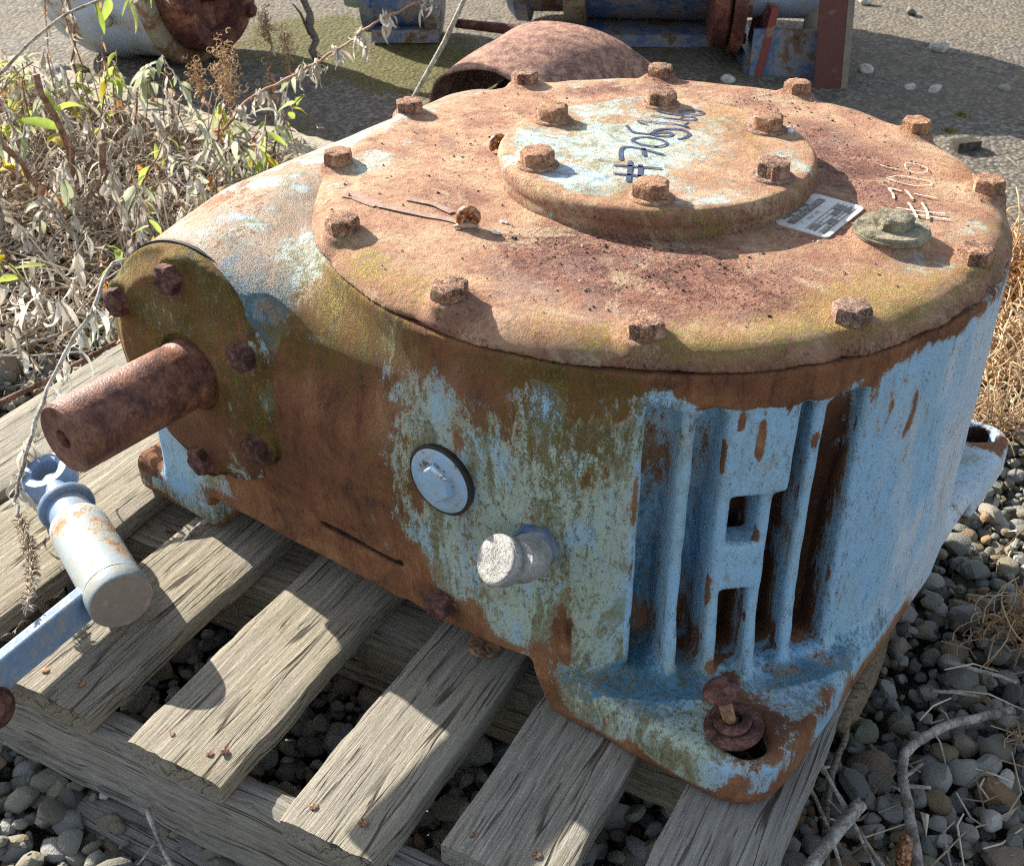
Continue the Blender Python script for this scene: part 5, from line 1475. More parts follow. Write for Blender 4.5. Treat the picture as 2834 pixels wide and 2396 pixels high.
# named larger stones lying on the bed at the lower right
BIG = [(0.311, -0.228, 0.0215, 3), (0.274, -0.253, 0.0185, 7), (0.234, -0.197, 0.016, 9), (0.174, -0.269, 0.018, 12), (0.245, -0.262, 0.016, 1), (0.262, -0.232, 0.015, 4), (-0.372, -0.250, 0.022, 5), (-0.366, -0.225, 0.018, 6), (-0.438, -0.355, 0.021, 2)]
for (x, y, s, i_) in BIG:
    stones = [q_ for q_ in stones if q_[5] == 0 or (q_[0] - x) ** 2 + (q_[1] - y) ** 2 > (s * 0.9) ** 2]
    stones.append((x, y, 0.000, s, i_, 3))
def seen(q_):
    x, y, z, s, i_, lay = q_
    p = Vector((x, y, 0)); a = p.dot(P2); b_ = p.dot(P1)
    if lay == 0 or not inview(x, y, 0.01): return False
    if -0.66 < a < 0.26 and b_ > -0.46:
        # between the boards only
        gap = any(l < a < h for l, h in ((-0.419, -0.361), (-0.269, -0.223), (-0.132, -0.074), (0.008, 0.041), (0.131, 0.176)))
        if not gap or b_ > -0.24: return False
    lp_ = GB.matrix_basis.inverted() @ Vector((x, y, 0))
    if -0.35 < lp_.x < 0.285 and lp_.y > -0.27: return False
    return True
order = sorted([i for i, q_ in enumerate(stones) if seen(q_)], key=lambda i: -stones[i][3] / (Vector(stones[i][:3]) - CAM).length ** 1.6)
chosen = set(order[:300])
for i in order[:300]:
    x, y, z, s, i_, lay = stones[i]
    o = link('pebble', peb_me[i_], None, GRAVEL, (x, y, z))
    o.scale = (s, s, s); o.rotation_euler = rotm(rg).to_euler()
V = []; F = []; RN = []; off = 0
for i, (x, y, z, s, i_, lay) in enumerate(stones):
    if i in chosen: continue
    near = (Vector((x, y, z)) - CAM).length < 1.5 and lay > 0 and inview(x, y)
    v, f = (PEB if near else PEBL)[i_]
    Mx = np.array(rotm(rg))
    V.append(v @ Mx.T * s + np.array([x, y, z])); F.append(f + off); RN.append(np.full(len(v), rg.random())); off += len(v)
V = np.concatenate(V); F = np.concatenate(F)
me = mesh('small_pebbles', V, F); sharp(me, 30); set_attr(me, 'rnd', np.concatenate(RN))
sp_ = link('small_pebbles', me, M_STONE, GRAVEL); sp_['kind'] = 'stuff'
print('stones', len(stones), 'tris', len(F))
# ------------------------------------------------------------------ rusty bent sheet guard behind the gearbox
cv = []; cf = []
na, nl = 40, 30
A0 = Vector((-0.166, 1.25, 0)); A1 = Vector((0.07, 1.60, 0))
ad = (A1 - A0).normalized(); an = Vector((ad.y, -ad.x, 0))
for side in (0, 1):
    for i in range(nl + 1):
        t = i / nl
        c = A0.lerp(A1, t)
        w = 0.150 + 0.075 * t; h = 0.150 + 0.020 * math.sin(math.pi * t * 0.9) - 0.075 * max(0, t - 0.72) / 0.28
        for j in range(na + 1):
            a = math.pi * (1 - j / na)
            e = 0.0 if side == 0 else 0.004
            px = math.copysign(abs(math.cos(a)) ** 0.9, math.cos(a)) * (w - e); pz = math.sin(a) ** 0.85 * (h - e)
            j_ = 0.003 * math.sin(9 * t + 3 * a)
            q = c + an * px + Vector((0, 0, pz + j_))
            if i == 0: q += ad * 0.010 * math.sin(a * 5) 
            cv.append(q)
def ci(s, i, j): return s * (nl + 1) * (na + 1) + i * (na + 1) + j
for i in range(nl):
    for j in range(na):
        cf.append((ci(0, i, j), ci(0, i, j + 1), ci(0, i + 1, j + 1), ci(0, i + 1, j)))
        cf.append((ci(1, i, j), ci(1, i + 1, j), ci(1, i + 1, j + 1), ci(1, i, j + 1)))
for j in range(na):
    cf.append((ci(0, 0, j), ci(1, 0, j), ci(1, 0, j + 1), ci(0, 0, j + 1)))
    cf.append((ci(0, nl, j), ci(0, nl, j + 1), ci(1, nl, j + 1), ci(1, nl, j)))
co = obj('coupling_guard', cv, cf, M_COWL)
tag(co, 'rust brown arched sheet metal guard lying behind the gearbox lid', 'metal guard')

# ------------------------------------------------------------------ old blue machine with a deep red flange, upper left
LM = empty('flanged_machine', (-0.965, 1.87, 0.0), 0, 'pale blue old machine with a deep red brown flange, behind the weeds', 'machine')
d = Vector((0.93, -0.33, 0.03)).normalized()
M = axis_matrix((0, 0, 0.185), d)
MB().lathe([(0.12, -0.17), (0.165, -0.15), (0.186, -0.10), (0.192, -0.02), (0.184, -0.008), (0.182, 0.06), (0.184, 0.085), (0.190, 0.11), (0.192, 0.125)], M, 56).build('casing', M_MACH, LM, angle=40)
MB().lathe([(0.150, 0.120), (0.196, 0.126), (0.199, 0.140), (0.196, 0.150), (0.160, 0.152), (0.155, 0.125)], M, 56, close=False).build('casing_rim', M_MACHRIM, LM, angle=40)
MB().lathe([(0.05, 0.105), (0.150, 0.108), (0.158, 0.150), (0.166, 0.160), (0.166, 0.205), (0.158, 0.215), (0.125, 0.215), (0.118, 0.180), (0.060, 0.178), (0.055, 0.215), (0.030, 0.222), (0.001, 0.222)], M, 56, close=False).build('red_flange', M_REDRUST, LM, angle=40)
hbm = hex_bolt_mesh(0.030, 0.014, 120); hbm.materials.append(M_REDRUST)
for k_ in range(6):
    a = R(60 * k_ + 15)
    o = link('flange_bolt', hbm, None, LM); o.matrix_local = M @ Matrix.Translation((0.143 * math.cos(a), 0.143 * math.sin(a), 0.214))
# cast foot, web and lettering-free cover below
MB().lathe([(0.012, 0), (0.012, 0.012), (0.004, 0.014)], axis_matrix(d * 0.04 + Vector((-0.06, -0.172, 0.12)), (-0.3, -0.9, 0.1)), 14).build('casing_stud', M_MACHRIM, LM)
MB().lathe([(0.10, 0.0), (0.135, 0.01), (0.135, 0.05), (0.115, 0.06), (0.115, 0.46), (0.125, 0.47), (0.125, 0.56), (0.09, 0.60)], Matrix.Translation((-0.03, 0.02, 0.30)), 40).build('unseen_shadow_body', M_MACH, LM, angle=40)  # unseen body added above the casing to cast shadow over the asphalt
# small blue valve with a round end cap beside it
VV = empty('blue_valve', (-0.372, 2.02, 0.0), 0, 'small dark blue valve body with a pale green end cap lying on the mossy asphalt', 'valve')
Mv = axis_matrix((-0.10, 0, 0.095), (1, -0.1, 0))
MB().lathe([(0.05, 0.0), (0.088, 0.005), (0.090, 0.03), (0.072, 0.036), (0.072, 0.15), (0.088, 0.156), (0.090, 0.185), (0.06, 0.19)], Mv, 40).build('valve_body', M_MACHDARK, VV, angle=40)
MB().lathe([(0.012, -0.05), (0.030, -0.045), (0.034, -0.02), (0.030, 0.0)], Mv, 24).build('end_cap', metal_simple('pale_green_cap', (0.36, 0.46, 0.42), 0.4), VV, angle=40)
MB().lathe([(0.045, 0.0), (0.045, 0.09), (0.065, 0.095), (0.065, 0.115)], Matrix.Translation((0.0, 0.0, 0.13)), 28).build('bonnet', M_MACHDARK, VV, angle=40)
MB().box((0.0, -0.03, 0.015), (0.16, 0.10, 0.03)).build('valve_foot', M_MACHDARK, VV, smooth=False)
# dark bent tube standing for a dark band on the ground
lv_ = MB().tube([(-0.25, 1.98, 0.035), (-0.13, 1.93, 0.035), (-0.04, 1.90, 0.03), (0.05, 1.86, 0.022), (0.14, 1.80, 0.016)], [0.011, 0.013, 0.016, 0.018, 0.016], 12)
o = lv_.build('dark_tube', M_REDRUST); tag(o, 'dark bent tube on the asphalt between the valve and the big blue drum', 'metal bar')
# big drum shaped motor lying across the back
BM2 = empty('blue_motor', (0.12, 2.12, 0.0), 0, 'large dark blue drum shaped motor with rusty end rings lying behind the arched guard', 'motor')
Md = axis_matrix((-0.24, 0, 0.275), (1, -0.10, 0))
MB().lathe([(0.05, 0.0), (0.24, 0.005), (0.262, 0.025), (0.264, 0.055), (0.24, 0.060), (0.238, 0.14)], Md, 72, close=False).build('end_shield', M_MACHDARK, BM2, angle=35)
MB().lathe([(0.234, 0.14), (0.268, 0.142), (0.272, 0.150), (0.272, 0.185), (0.268, 0.192), (0.245, 0.194)], Md, 72, close=False).build('end_ring', M_MACHRIM, BM2, angle=35)
MB().lathe([(0.250, 0.19), (0.252, 0.30), (0.252, 0.50), (0.256, 0.503), (0.262, 0.52), (0.262, 0.555), (0.25, 0.56), (0.10, 0.565), (0.001, 0.565)], Md, 72, close=False).build('drum', M_MACHDARK, BM2, angle=35)
rf = MB()
for k_ in range(9):
    a = R(-150 + 14 * k_)
    p = Md @ Vector((0.258 * math.cos(a), 0.258 * math.sin(a), 0.345))
    rf.box(p, (0.30, 0.010, 0.022), Matrix.Rotation(-a * 0, 3, 'X'))
MB().box((0.12, -0.10, 0.014), (0.42, 0.24, 0.028)).build('motor_base', M_MACHDARK, BM2, smooth=False)
MB().tube([(-0.24, -0.02, 0.20), (-0.36, -0.01, 0.20)], [0.030, 0.030], 24).build('shaft_stub', M_REDRUST, BM2, angle=40)
# flanged pipe with gusset and base plate
PP = empty('flanged_pipe', (0.47, 1.80, 0.0), 0, 'short pale blue flanged pipe on a blue gusset stand, red flange at its left end', 'pipe')
Mp = axis_matrix((-0.10, 0.02, 0.185), (1, -0.08, 0))
MB().lathe([(0.05, 0.0), (0.165, 0.0), (0.170, 0.006), (0.170, 0.022), (0.165, 0.028), (0.11, 0.03)], Mp, 56).build('red_flange', M_REDRUST, PP, angle=35)
MB().lathe([(0.05, -0.040), (0.150, -0.040), (0.156, -0.034), (0.156, -0.010), (0.150, -0.004), (0.10, -0.002)], Mp, 56).build('counter_flange', M_REDRUST, PP, angle=35)
MB().lathe([(0.088, 0.03), (0.092, 0.035), (0.092, 0.24), (0.088, 0.245), (0.06, 0.246)], Mp, 48, close=False).build('pipe', M_MACH, PP, angle=35)
pbm = hex_bolt_mesh(0.022, 0.012, 130); pbm.materials.append(M_REDRUST)
for k_ in range(8):
    a = R(45 * k_ + 20)
    o = link('flange_bolt', pbm, None, PP); o.matrix_local = Mp @ Matrix.Translation((0.138 * math.cos(a), 0.138 * math.sin(a), 0.028))
gs = MB()
gs.box((-0.035, -0.04, 0.055), (0.016, 0.16, 0.18), Matrix.Rotation(R(8), 3, 'Y'))
gs.build('red_gusset', M_REDPAINT, PP, smooth=False)
MB().box((0.018, 0.0, 0.015), (0.175, 0.20, 0.05)).build('base_plate', M_MACHDARK, PP, smooth=False)
g2 = MB().tube([(0.115, -0.03, 0.15), (0.100, -0.045, 0.09), (0.085, -0.06, 0.03), (0.09, -0.09, -0.01)], [0.052, 0.040, 0.034, 0.042], 18)
g2.build('cast_leg', M_MACHRIM, PP)
bl = MB().box((0.012, -0.115, 0.02), (0.150, 0.012, 0.16), Matrix.Rotation(R(-4), 3, 'Z'))
bl.build('blue_plate', M_MACHDARK, PP, smooth=False)
# red brown steel post
PO = empty('steel_post', (0.562, 1.60, -0.03), 0, 'flat red brown steel post with flaking paint standing behind the lid, beside the blue pipe', 'post')
p_ = MB().box((0, 0, 0.36), (0.056, 0.012, 0.80)).build('front_face', M_POST, PO, smooth=False)
MB().box((0.036, 0.024, 0.36), (0.014, 0.060, 0.80)).build('side_angle', metal_simple('grey_brown_steel', (0.26, 0.21, 0.165), 0.7, 0.0, 0.5, 60), PO, smooth=False)
PO.rotation_euler = (R(-3.5), R(-3.2), R(-6))

# ------------------------------------------------------------------ loose stones on the asphalt
STN = [((0.816, 2.292), 0.021, 'pale oval stone on the asphalt nearest the top of the picture right of the post'), ((0.670, 1.706), 0.021, 'pale wedge shaped stone on the asphalt just right of the steel post'),
       ((0.881, 1.866), 0.025, 'largest grey pointed stone lying alone on the asphalt'), ((0.784, 1.569), 0.018, 'sandy pebble of a close pair on the asphalt, the right hand one'),
       ((0.736, 1.590), 0.013, 'small pale pebble of a close pair on the asphalt, the left hand one'), ((0.936, 1.579), 0.016, 'round yellowish brown pebble farthest right on the asphalt'),
       ((0.905, 2.190), 0.017, 'flat mossy stone on the asphalt between two pale stones near the top'), ((0.352, 1.640), 0.018, 'pale pebble on mossy asphalt left of the red gusset'),
       ((0.69, 1.985), 0.013, 'dark chip of stone on the asphalt above the pale wedge stone')]
for i, ((x, y), s, lab) in enumerate(STN):
    v, f = PEB[(i * 5 + 2) % 14]
    o = obj('loose_stone', v * s, f, M_PALESTONE if i not in (5, 6, 8) else M_STONE, None, True, (x, y, s * 0.30), (0.1 * i, 0.05 * i, i * 1.3))
    tag(o, lab, 'stone', 'loose stones on the asphalt')
BLK = MB().box((0, 0, 0), (0.05, 0.028, 0.02)).build('dark_lump', M_SOIL, None, smooth=False, loc=(0.742, 1.235, 0.008), rot=(0, 0, 0.3)); tag(BLK, 'small dark lump on the asphalt just behind the right edge of the lid', 'lump')
# moss cushions
def cushion(name, loc, s, label, seed, kind=None):
    rg = np.random.default_rng(seed)
    m = MB()
    for j in range(9):
        a = rg.uniform(0, 6.283); q = s * rg.uniform(0, 0.8)
        m.lathe([(s * 0.5, -0.01), (s * 0.48, s * 0.10), (s * 0.36, s * 0.26), (s * 0.16, s * 0.36), (0.0006, s * 0.38)], Matrix.Translation((q * math.cos(a), q * math.sin(a) * 0.7, rg.uniform(-0.3, 0.05) * s)), 14, close=False)
    o = m.build(name, M_MOSS, None, loc=loc); tag(o, label, 'moss', 'moss cushions')
    return o
cushion('moss_cushion', (-0.435, 1.20, 0.0), 0.050, 'dark green moss cushion on the ground beside the tall grey stick', 1)
cushion('moss_cushion', (-1.010, 1.585, 0.02), 0.040, 'yellow green moss cushion topping the stones under the pale blue machine', 2)
cushion('moss_cushion', (-1.075, 1.66, 0.02), 0.045, 'dark moss clump against the foot of the pale blue machine', 3)
cushion('moss_cushion', (0.745, 1.330, 0.0), 0.014, 'tiny moss tuft on the asphalt behind the lid edge, nearer of two', 4)
cushion('moss_cushion', (0.803, 1.425, 0.0), 0.014, 'tiny moss tuft on the asphalt behind the lid edge, farther of two', 5)
# larger stones heaped at the foot of the machine
for i, ((x, y), s, lab) in enumerate([((-1.09, 1.60), 0.040, 'round grey stone by the kerb, left of the yellow moss'), ((-1.00, 1.535), 0.036, 'brown stone heaped beside the kerb directly below the yellow moss'), ((-0.935, 1.52), 0.034, 'mossy stone on the kerb right of the yellow moss'), ((-0.955, 1.455), 0.028, 'grey pebble on the kerb below the mossy stone'), ((-0.90, 1.445), 0.024, 'pale pebble on the kerb at the right end of the heap')]):
    v, f = PEB[(i * 3 + 1) % 14]
    o = obj('heaped_stone', v * s, f, M_STONE, None, True, (x, y, s * 0.45 + 0.015), (0.2 * i, 0.1, i * 2.1)); tag(o, lab, 'stone', 'stones heaped by the kerb')
# ------------------------------------------------------------------ plants
def leaf_mesh(name, L, W, curl, twist, seed, fold=0.3, nl=7):
    """lance shaped leaf along local +x, curling down"""
    rg = np.random.default_rng(seed)
    v = []; f = []
    p = Vector((0, 0, 0)); ang = 0.0; tw = 0.0
    for i in range(nl + 1):
        t = i / nl
        w = W * (math.sin(math.pi * min(1, t * 0.93 + 0.05)) ** 0.8) * (1 - 0.25 * t)
        c, s_ = math.cos(tw), math.sin(tw)
        for j, u in enumerate((-1, 0, 1)):
            yy = u * w / 2; zz = abs(u) * fold * w * 0.5 + rg.normal(0, W * 0.03)
            v.append((p.x - zz * 0 , p.y + yy * c - zz * s_, p.z + yy * s_ + zz * c))
        ang += curl / nl * (0.5 + t) + rg.normal(0, abs(curl) * 0.06); tw += twist / nl
        p = p + Vector((math.cos(ang), 0.12 * math.sin(3 * t + seed), -math.sin(ang))) * (L / nl)
    for i in range(nl):
        for j in range(2):
            a = i * 3 + j
            f.append((a, a + 3, a + 4, a + 1))
    return mesh(name, v, f)
LEAVES = {}
def leafset(kind, mat, specs):
    L = []
    for i, sp in enumerate(specs):
        me = leaf_mesh('leaf', *sp, seed=i * 7 + len(kind)); me.materials.append(mat); L.append(me)
    LEAVES[kind] = L
leafset('dry', M_DRYLEAF, [(0.040, 0.0085, 1.9, 1.8), (0.034, 0.0075, 3.0, -1.4), (0.046, 0.0065, 1.1, 3.0), (0.030, 0.0090, 2.4, 0.9), (0.038, 0.0060, 3.8, 2.3)])
leafset('tan', M_TANLEAF, [(0.036, 0.008, 3.6, 1.5), (0.030, 0.007, 4.6, -1.0), (0.026, 0.008, 3.0, 2.0)])
leafset('green', M_GREENLEAF, [(0.050, 0.014, 0.7, 0.3), (0.042, 0.013, 1.1, -0.4), (0.036, 0.011, 0.4, 0.2)])
leafset('yellow', M_YELLOWLEAF, [(0.045, 0.015, 0.8, 0.5), (0.036, 0.013, 1.3, -0.5)])
leafset('sage', M_SAGELEAF, [(0.036, 0.011, 0.9, 0.4), (0.030, 0.010, 1.5, -0.5), (0.040, 0.010, 1.2, 0.8)])
leafset('orange', M_ORANGELEAF, [(0.034, 0.012, 2.2, 1.4), (0.028, 0.012, 3.0, -1.2)])
def add_leaf(kind, parent, loc, az, pitch, s, rg, name='leaf'):
    me = LEAVES[kind][rg.integers(0, len(LEAVES[kind]))]
    o = link(name, me, None, parent, loc, (rg.normal(0, 0.5), pitch, az))
    o.scale = (s, s, s)
    return o
def along(pts, t):
    n = len(pts) - 1; x = t * n; i = min(int(x), n - 1)
    t = x - i; p1 = Vector(pts[i]); p2 = Vector(pts[i + 1])
    p0 = Vector(pts[i - 1]) if i > 0 else p1 * 2 - p2
    p3 = Vector(pts[i + 2]) if i + 2 <= n else p2 * 2 - p1
    return 0.5 * ((2 * p1) + (p2 - p0) * t + (2 * p0 - 5 * p1 + 4 * p2 - p3) * t * t + (3 * p1 - p0 - 3 * p2 + p3) * t ** 3)
def plant(label, pts, r0, r1, leaves, seed, stem_mat=None, group=None, wob=0.004, name='weed', cat='weed', hang=None):
    """pts world; first point is the base. leaves: list of (kind, count, t0, t1, size, pitch)"""
    rg = np.random.default_rng(seed)
    base = Vector(pts[0])
    e = empty(name, base, 0, label, cat, group)
    P = []
    n = max(6, 4 * (len(pts) - 1))
    for i in range(n + 1):
        q = along(pts, i / n) - base
        if 0 < i < n: q += Vector(rg.normal(0, wob, 3))
        P.append(q)
    rad = [r0 + (r1 - r0) * i / n for i in range(n + 1)]
    rad = [q * (1.25 if i % 4 == 0 else 1.0) for i, q in enumerate(rad)]
    MB().tube(P, rad, 7).build('stem', stem_mat or M_TWIG, e)
    for (kind, cnt, t0, t1, s, pitch) in leaves:
        for j in range(cnt):
            t = t0 + (t1 - t0) * (j + rg.random()) / max(cnt, 1)
            q = along(P, min(t, 1.0))
            add_leaf(kind, e, q, rg.uniform(0, 6.283), pitch + rg.normal(0, 0.35), s * rg.uniform(0.85, 1.5), rg)
    return e
def clusters(e, pts_world, seed, n=9, s=0.9, kind='dry'):
    """dry leaves hanging in bunches"""
    rg = np.random.default_rng(seed); base = Vector(e.location)
    for p in pts_world:
        for j in range(n):
            add_leaf(kind, e, Vector(p) - base + Vector(rg.normal(0, 0.004, 3)), rg.uniform(0, 6.283), R(62) + rg.normal(0, 0.3), s * rg.uniform(0.7, 1.2), rg)

# long bowed stem with hanging dead leaf bunches
S1 = [(-0.66, 1.13, 0.0), (-0.645, 1.12, 0.06), (-0.616, 1.12, 0.102), (-0.574, 1.12, 0.14), (-0.512, 1.12, 0.171), (-0.431, 1.12, 0.214), (-0.374, 1.12, 0.255), (-0.321, 1.12, 0.281), (-0.269, 1.12, 0.306), (-0.17, 1.12, 0.345)]
e = plant('long bowed orange brown stem hung with bunches of shrivelled grey leaves, reaching over the asphalt', S1, 0.0028, 0.0018, [], 3, M_ORANGESTEM, wob=0.0015)
clusters(e, [(-0.479, 1.12, 0.196), (-0.455, 1.12, 0.204), (-0.420, 1.12, 0.228), (-0.377, 1.12, 0.256), (-0.330, 1.12, 0.282), (-0.258, 1.12, 0.316), (-0.60, 1.12, 0.125), (-0.56, 1.12, 0.15)], 4, 12, 1.15)
# straight grey stick
e = plant('straight bare grey stick leaning up behind the lid', [(-0.400, 0.80, 0.0), (-0.128, 0.80, 0.490)], 0.0038, 0.0028, [], 5, M_TWIG, wob=0.0012, name='bare_stick', cat='stick')
# leafy shoot crossing the upper left corner
e = plant('pale shoot with a few green leaves crossing the upper left corner', [(-1.12, 0.86, 0.0), (-1.02, 0.85, 0.14), (-0.917, 0.85, 0.248), (-0.885, 0.85, 0.272), (-0.789, 0.85, 0.345), (-0.707, 0.85, 0.378), (-0.60, 0.85, 0.40)], 0.0030, 0.0018, [('green', 5, 0.78, 0.95, 0.85, 0.9), ('orange', 1, 0.80, 0.84, 1.0, 1.2), ('dry', 2, 0.9, 0.96, 0.8, 1.2)], 6, M_TWIG, wob=0.001)
# thick brown stalks
plant('thick straight brown stalk leaning left, tallest in the weeds', [(-0.855, 0.992, 0.0), (-0.870, 0.992, 0.09), (-0.894, 0.992, 0.222)], 0.0062, 0.0052, [('green', 5, 0.62, 0.78, 1.15, -1.0), ('yellow', 2, 0.5, 0.7, 0.9, -0.6), ('dry', 5, 0.3, 0.6, 0.8, 0.9), ('sage', 3, 0.2, 0.5, 0.8, 0.6)], 8, M_BROWNSTEM)
plant('short thick cut brown stalk with a splintered top near the worm case', [(-0.767, 0.83, 0.0), (-0.762, 0.83, 0.09), (-0.751, 0.83, 0.165)], 0.0070, 0.0055, [('dry', 7, 0.2, 0.75, 0.9, 1.0), ('sage', 3, 0.5, 0.8, 0.8, 0.4)], 9, M_BROWNSTEM)
plant('brown stalk leaning far left at the edge of the weeds', [(-0.846, 0.859, 0.0), (-0.870, 0.859, 0.07), (-0.902, 0.859, 0.140), (-0.96, 0.86, 0.20)], 0.0052, 0.0038, [('sage', 5, 0.5, 0.9, 0.9, 0.5), ('dry', 4, 0.2, 0.6, 0.8, 1.0)], 10, M_BROWNSTEM)
plant('thin reddish upright stem with long hanging dead leaves', [(-0.985, 1.403, 0.0), (-0.975, 1.403, 0.12), (-0.959, 1.403, 0.237), (-0.95, 1.40, 0.33)], 0.0030, 0.0022, [('dry', 10, 0.3, 0.95, 1.1, 1.2)], 11, M_BROWNSTEM)
plant('yellowing stem at the left edge', [(-0.93, 0.96, 0.0), (-0.955, 0.97, 0.06), (-1.0, 0.97, 0.13)], 0.0036, 0.0026, [('yellow', 5, 0.3, 0.9, 1.1, 0.2), ('green', 2, 0.7, 1.0, 0.9, -0.4)], 12, M_ORANGESTEM)
# green tips
plant('green leafy shoot with a whorl of grey green leaves in front of the machine', [(-0.851, 1.413, 0.0), (-0.842, 1.413, 0.06), (-0.833, 1.413, 0.106)], 0.0030, 0.0022, [('sage', 12, 0.65, 1.0, 1.25, 0.2), ('green', 5, 0.5, 1.0, 1.0, 0.6), ('orange', 3, 0.1, 0.4, 0.9, 0.8)], 13)
plant('leafy shoot with drooping yellow green leaves right beside the worm case', [(-0.647, 1.212, 0.0), (-0.648, 1.212, 0.05), (-0.648, 1.212, 0.103)], 0.0028, 0.0020, [('green', 8, 0.6, 1.0, 1.15, 0.9), ('sage', 6, 0.4, 1.0, 1.0, 0.7), ('dry', 3, 0.1, 0.5, 0.9, 0.9)], 14)
plant('grey dry stalk with small curled leaves at the right end of the weeds', [(-0.543, 1.175, 0.0), (-0.540, 1.175, 0.08), (-0.529, 1.175, 0.158)], 0.0030, 0.0018, [('dry', 12, 0.15, 1.0, 0.8, 0.7), ('yellow', 3, 0.2, 0.6, 0.4, 0.5)], 15)
# curly tan seed heads
def seed_head(label, base, top, seed, n=60, s=1.0, mat=None):
    rg = np.random.default_rng(seed)
    e = plant(label, [base, Vector(base).lerp(Vector(top), 0.5) + Vector((0.006, 0, 0)), top], 0.0024, 0.0014, [('tan', 8, 0.3, 0.9, 0.8, 0.6)], seed, M_ORANGESTEM)
    m = MB(); L = Vector(top) - Vector(base)
    for j in range(n):
        t = 0.55 + 0.5 * rg.random()
        p = L * t + Vector(rg.normal(0, 0.009 * s, 3))
        r_ = 0.005 * s * rg.uniform(0.5, 1.5); a0 = rg.uniform(0, 6.283); ax = Vector(rg.normal(0, 1, 3)).normalized()
        u = ax.orthogonal().normalized(); w = ax.cross(u)
        pts = [p + (u * math.cos(a0 + q * 0.75) + w * math.sin(a0 + q * 0.75)) * r_ * (1 - 0.07 * q) + ax * 0.0012 * q for q in range(8)]
        m.val = rg.random(); m.tube(pts, 0.0007, 4, caps=False)
    m.build('seed_head', mat or M_TANLEAF, e, rnd=True)
    return e
seed_head('tallest curly tan seed head in front of the dark asphalt', (-0.658, 1.269, 0.0), (-0.649, 1.269, 0.175), 21, 150, 1.5)
seed_head('smaller rust orange seed head left of the tall curly one', (-0.744, 1.412, 0.0), (-0.742, 1.412, 0.115), 22, 80, 0.9)
seed_head('pale curly seed head against the mossy asphalt', (-0.66, 1.72, 0.0), (-0.655, 1.72, 0.13), 23, 90, 1.2)
seed_head('wispy pale seed head near the bare dark sapling', (-0.60, 1.60, 0.0), (-0.595, 1.60, 0.12), 24, 70, 1.1)
seed_head('thin tan seed head just left of the long bowed stem', (-0.609, 1.411, 0.0), (-0.600, 1.411, 0.10), 25, 30, 0.9)
# dark forked sapling at the top
e = plant('dark bare forked sapling stem rising at the top of the picture', [(-0.560, 1.80, 0.0), (-0.575, 1.80, 0.09), (-0.570, 1.80, 0.17), (-0.53, 1.80, 0.30)], 0.0095, 0.0055, [('dry', 5, 0.6, 1.0, 0.8, 0.9)], 26, M_BARK, name='sapling', cat='sapling')
br_ = MB()
for (a, b_) in (((-0.015, 0, 0.11), (-0.07, 0.02, 0.20)), ((-0.010, 0, 0.14), (0.08, -0.02, 0.22)), ((0.0, 0, 0.17), (0.14, 0.0, 0.21)), ((-0.015, 0, 0.06), (-0.045, -0.01, 0.13))):
    br_.tube([a, Vector(a).lerp(Vector(b_), 0.5) + Vector((0, 0, 0.012)), b_], [0.004, 0.003, 0.0015], 7)
br_.build('branch', M_BARK, e)

# dry stalk lying over the pallet in front of the shaft, ending in a bristly spike
S6 = [(-0.535, 0.22, 0.26), (-0.546, 0.123, 0.25), (-0.568, 0.089, 0.222), (-0.580, 0.016, 0.190), (-0.585, -0.023, 0.165), (-0.586, -0.052, 0.152), (-0.576, -0.075, 0.142)]
e = plant('pale dry stalk with shrivelled leaves bending down past the end of the shaft', [(-0.50, 0.30, 0.10)] + S6, 0.0022, 0.0017, [('dry', 22, 0.25, 0.85, 1.0, 0.9)], 31, M_TWIG, wob=0.001)
rg = np.random.default_rng(77); m = MB()
spine = [Vector(p) - Vector((-0.50, 0.30, 0.10)) for p in [(-0.576, -0.075, 0.142), (-0.566, -0.095, 0.140), (-0.554, -0.116, 0.140), (-0.541, -0.145, 0.146), (-0.532, -0.168, 0.151), (-0.516, -0.220, 0.162)]]
for j in range(330):
    t = rg.random(); p = along(spine, t)
    dvec = Vector(rg.normal(0, 1, 3)).normalized(); ln = 0.0085 * (1.15 - 0.5 * abs(t - 0.4))
    m.val = rg.random(); m.tube([p, p + dvec * ln * 0.6 + Vector((0, 0, 0.001)), p + dvec * ln], [0.0007, 0.0008, 0.0003], 4, caps=False)
m.tube(spine, 0.0016, 6)
m.build('bristle_spike', M_LITTER, e, rnd=True)

clusters(e, [(-0.546, 0.123, 0.25), (-0.557, 0.106, 0.236), (-0.570, 0.075, 0.216), (-0.576, 0.045, 0.203), (-0.584, -0.005, 0.175), (-0.586, -0.035, 0.160)], 91, 5, 0.85)
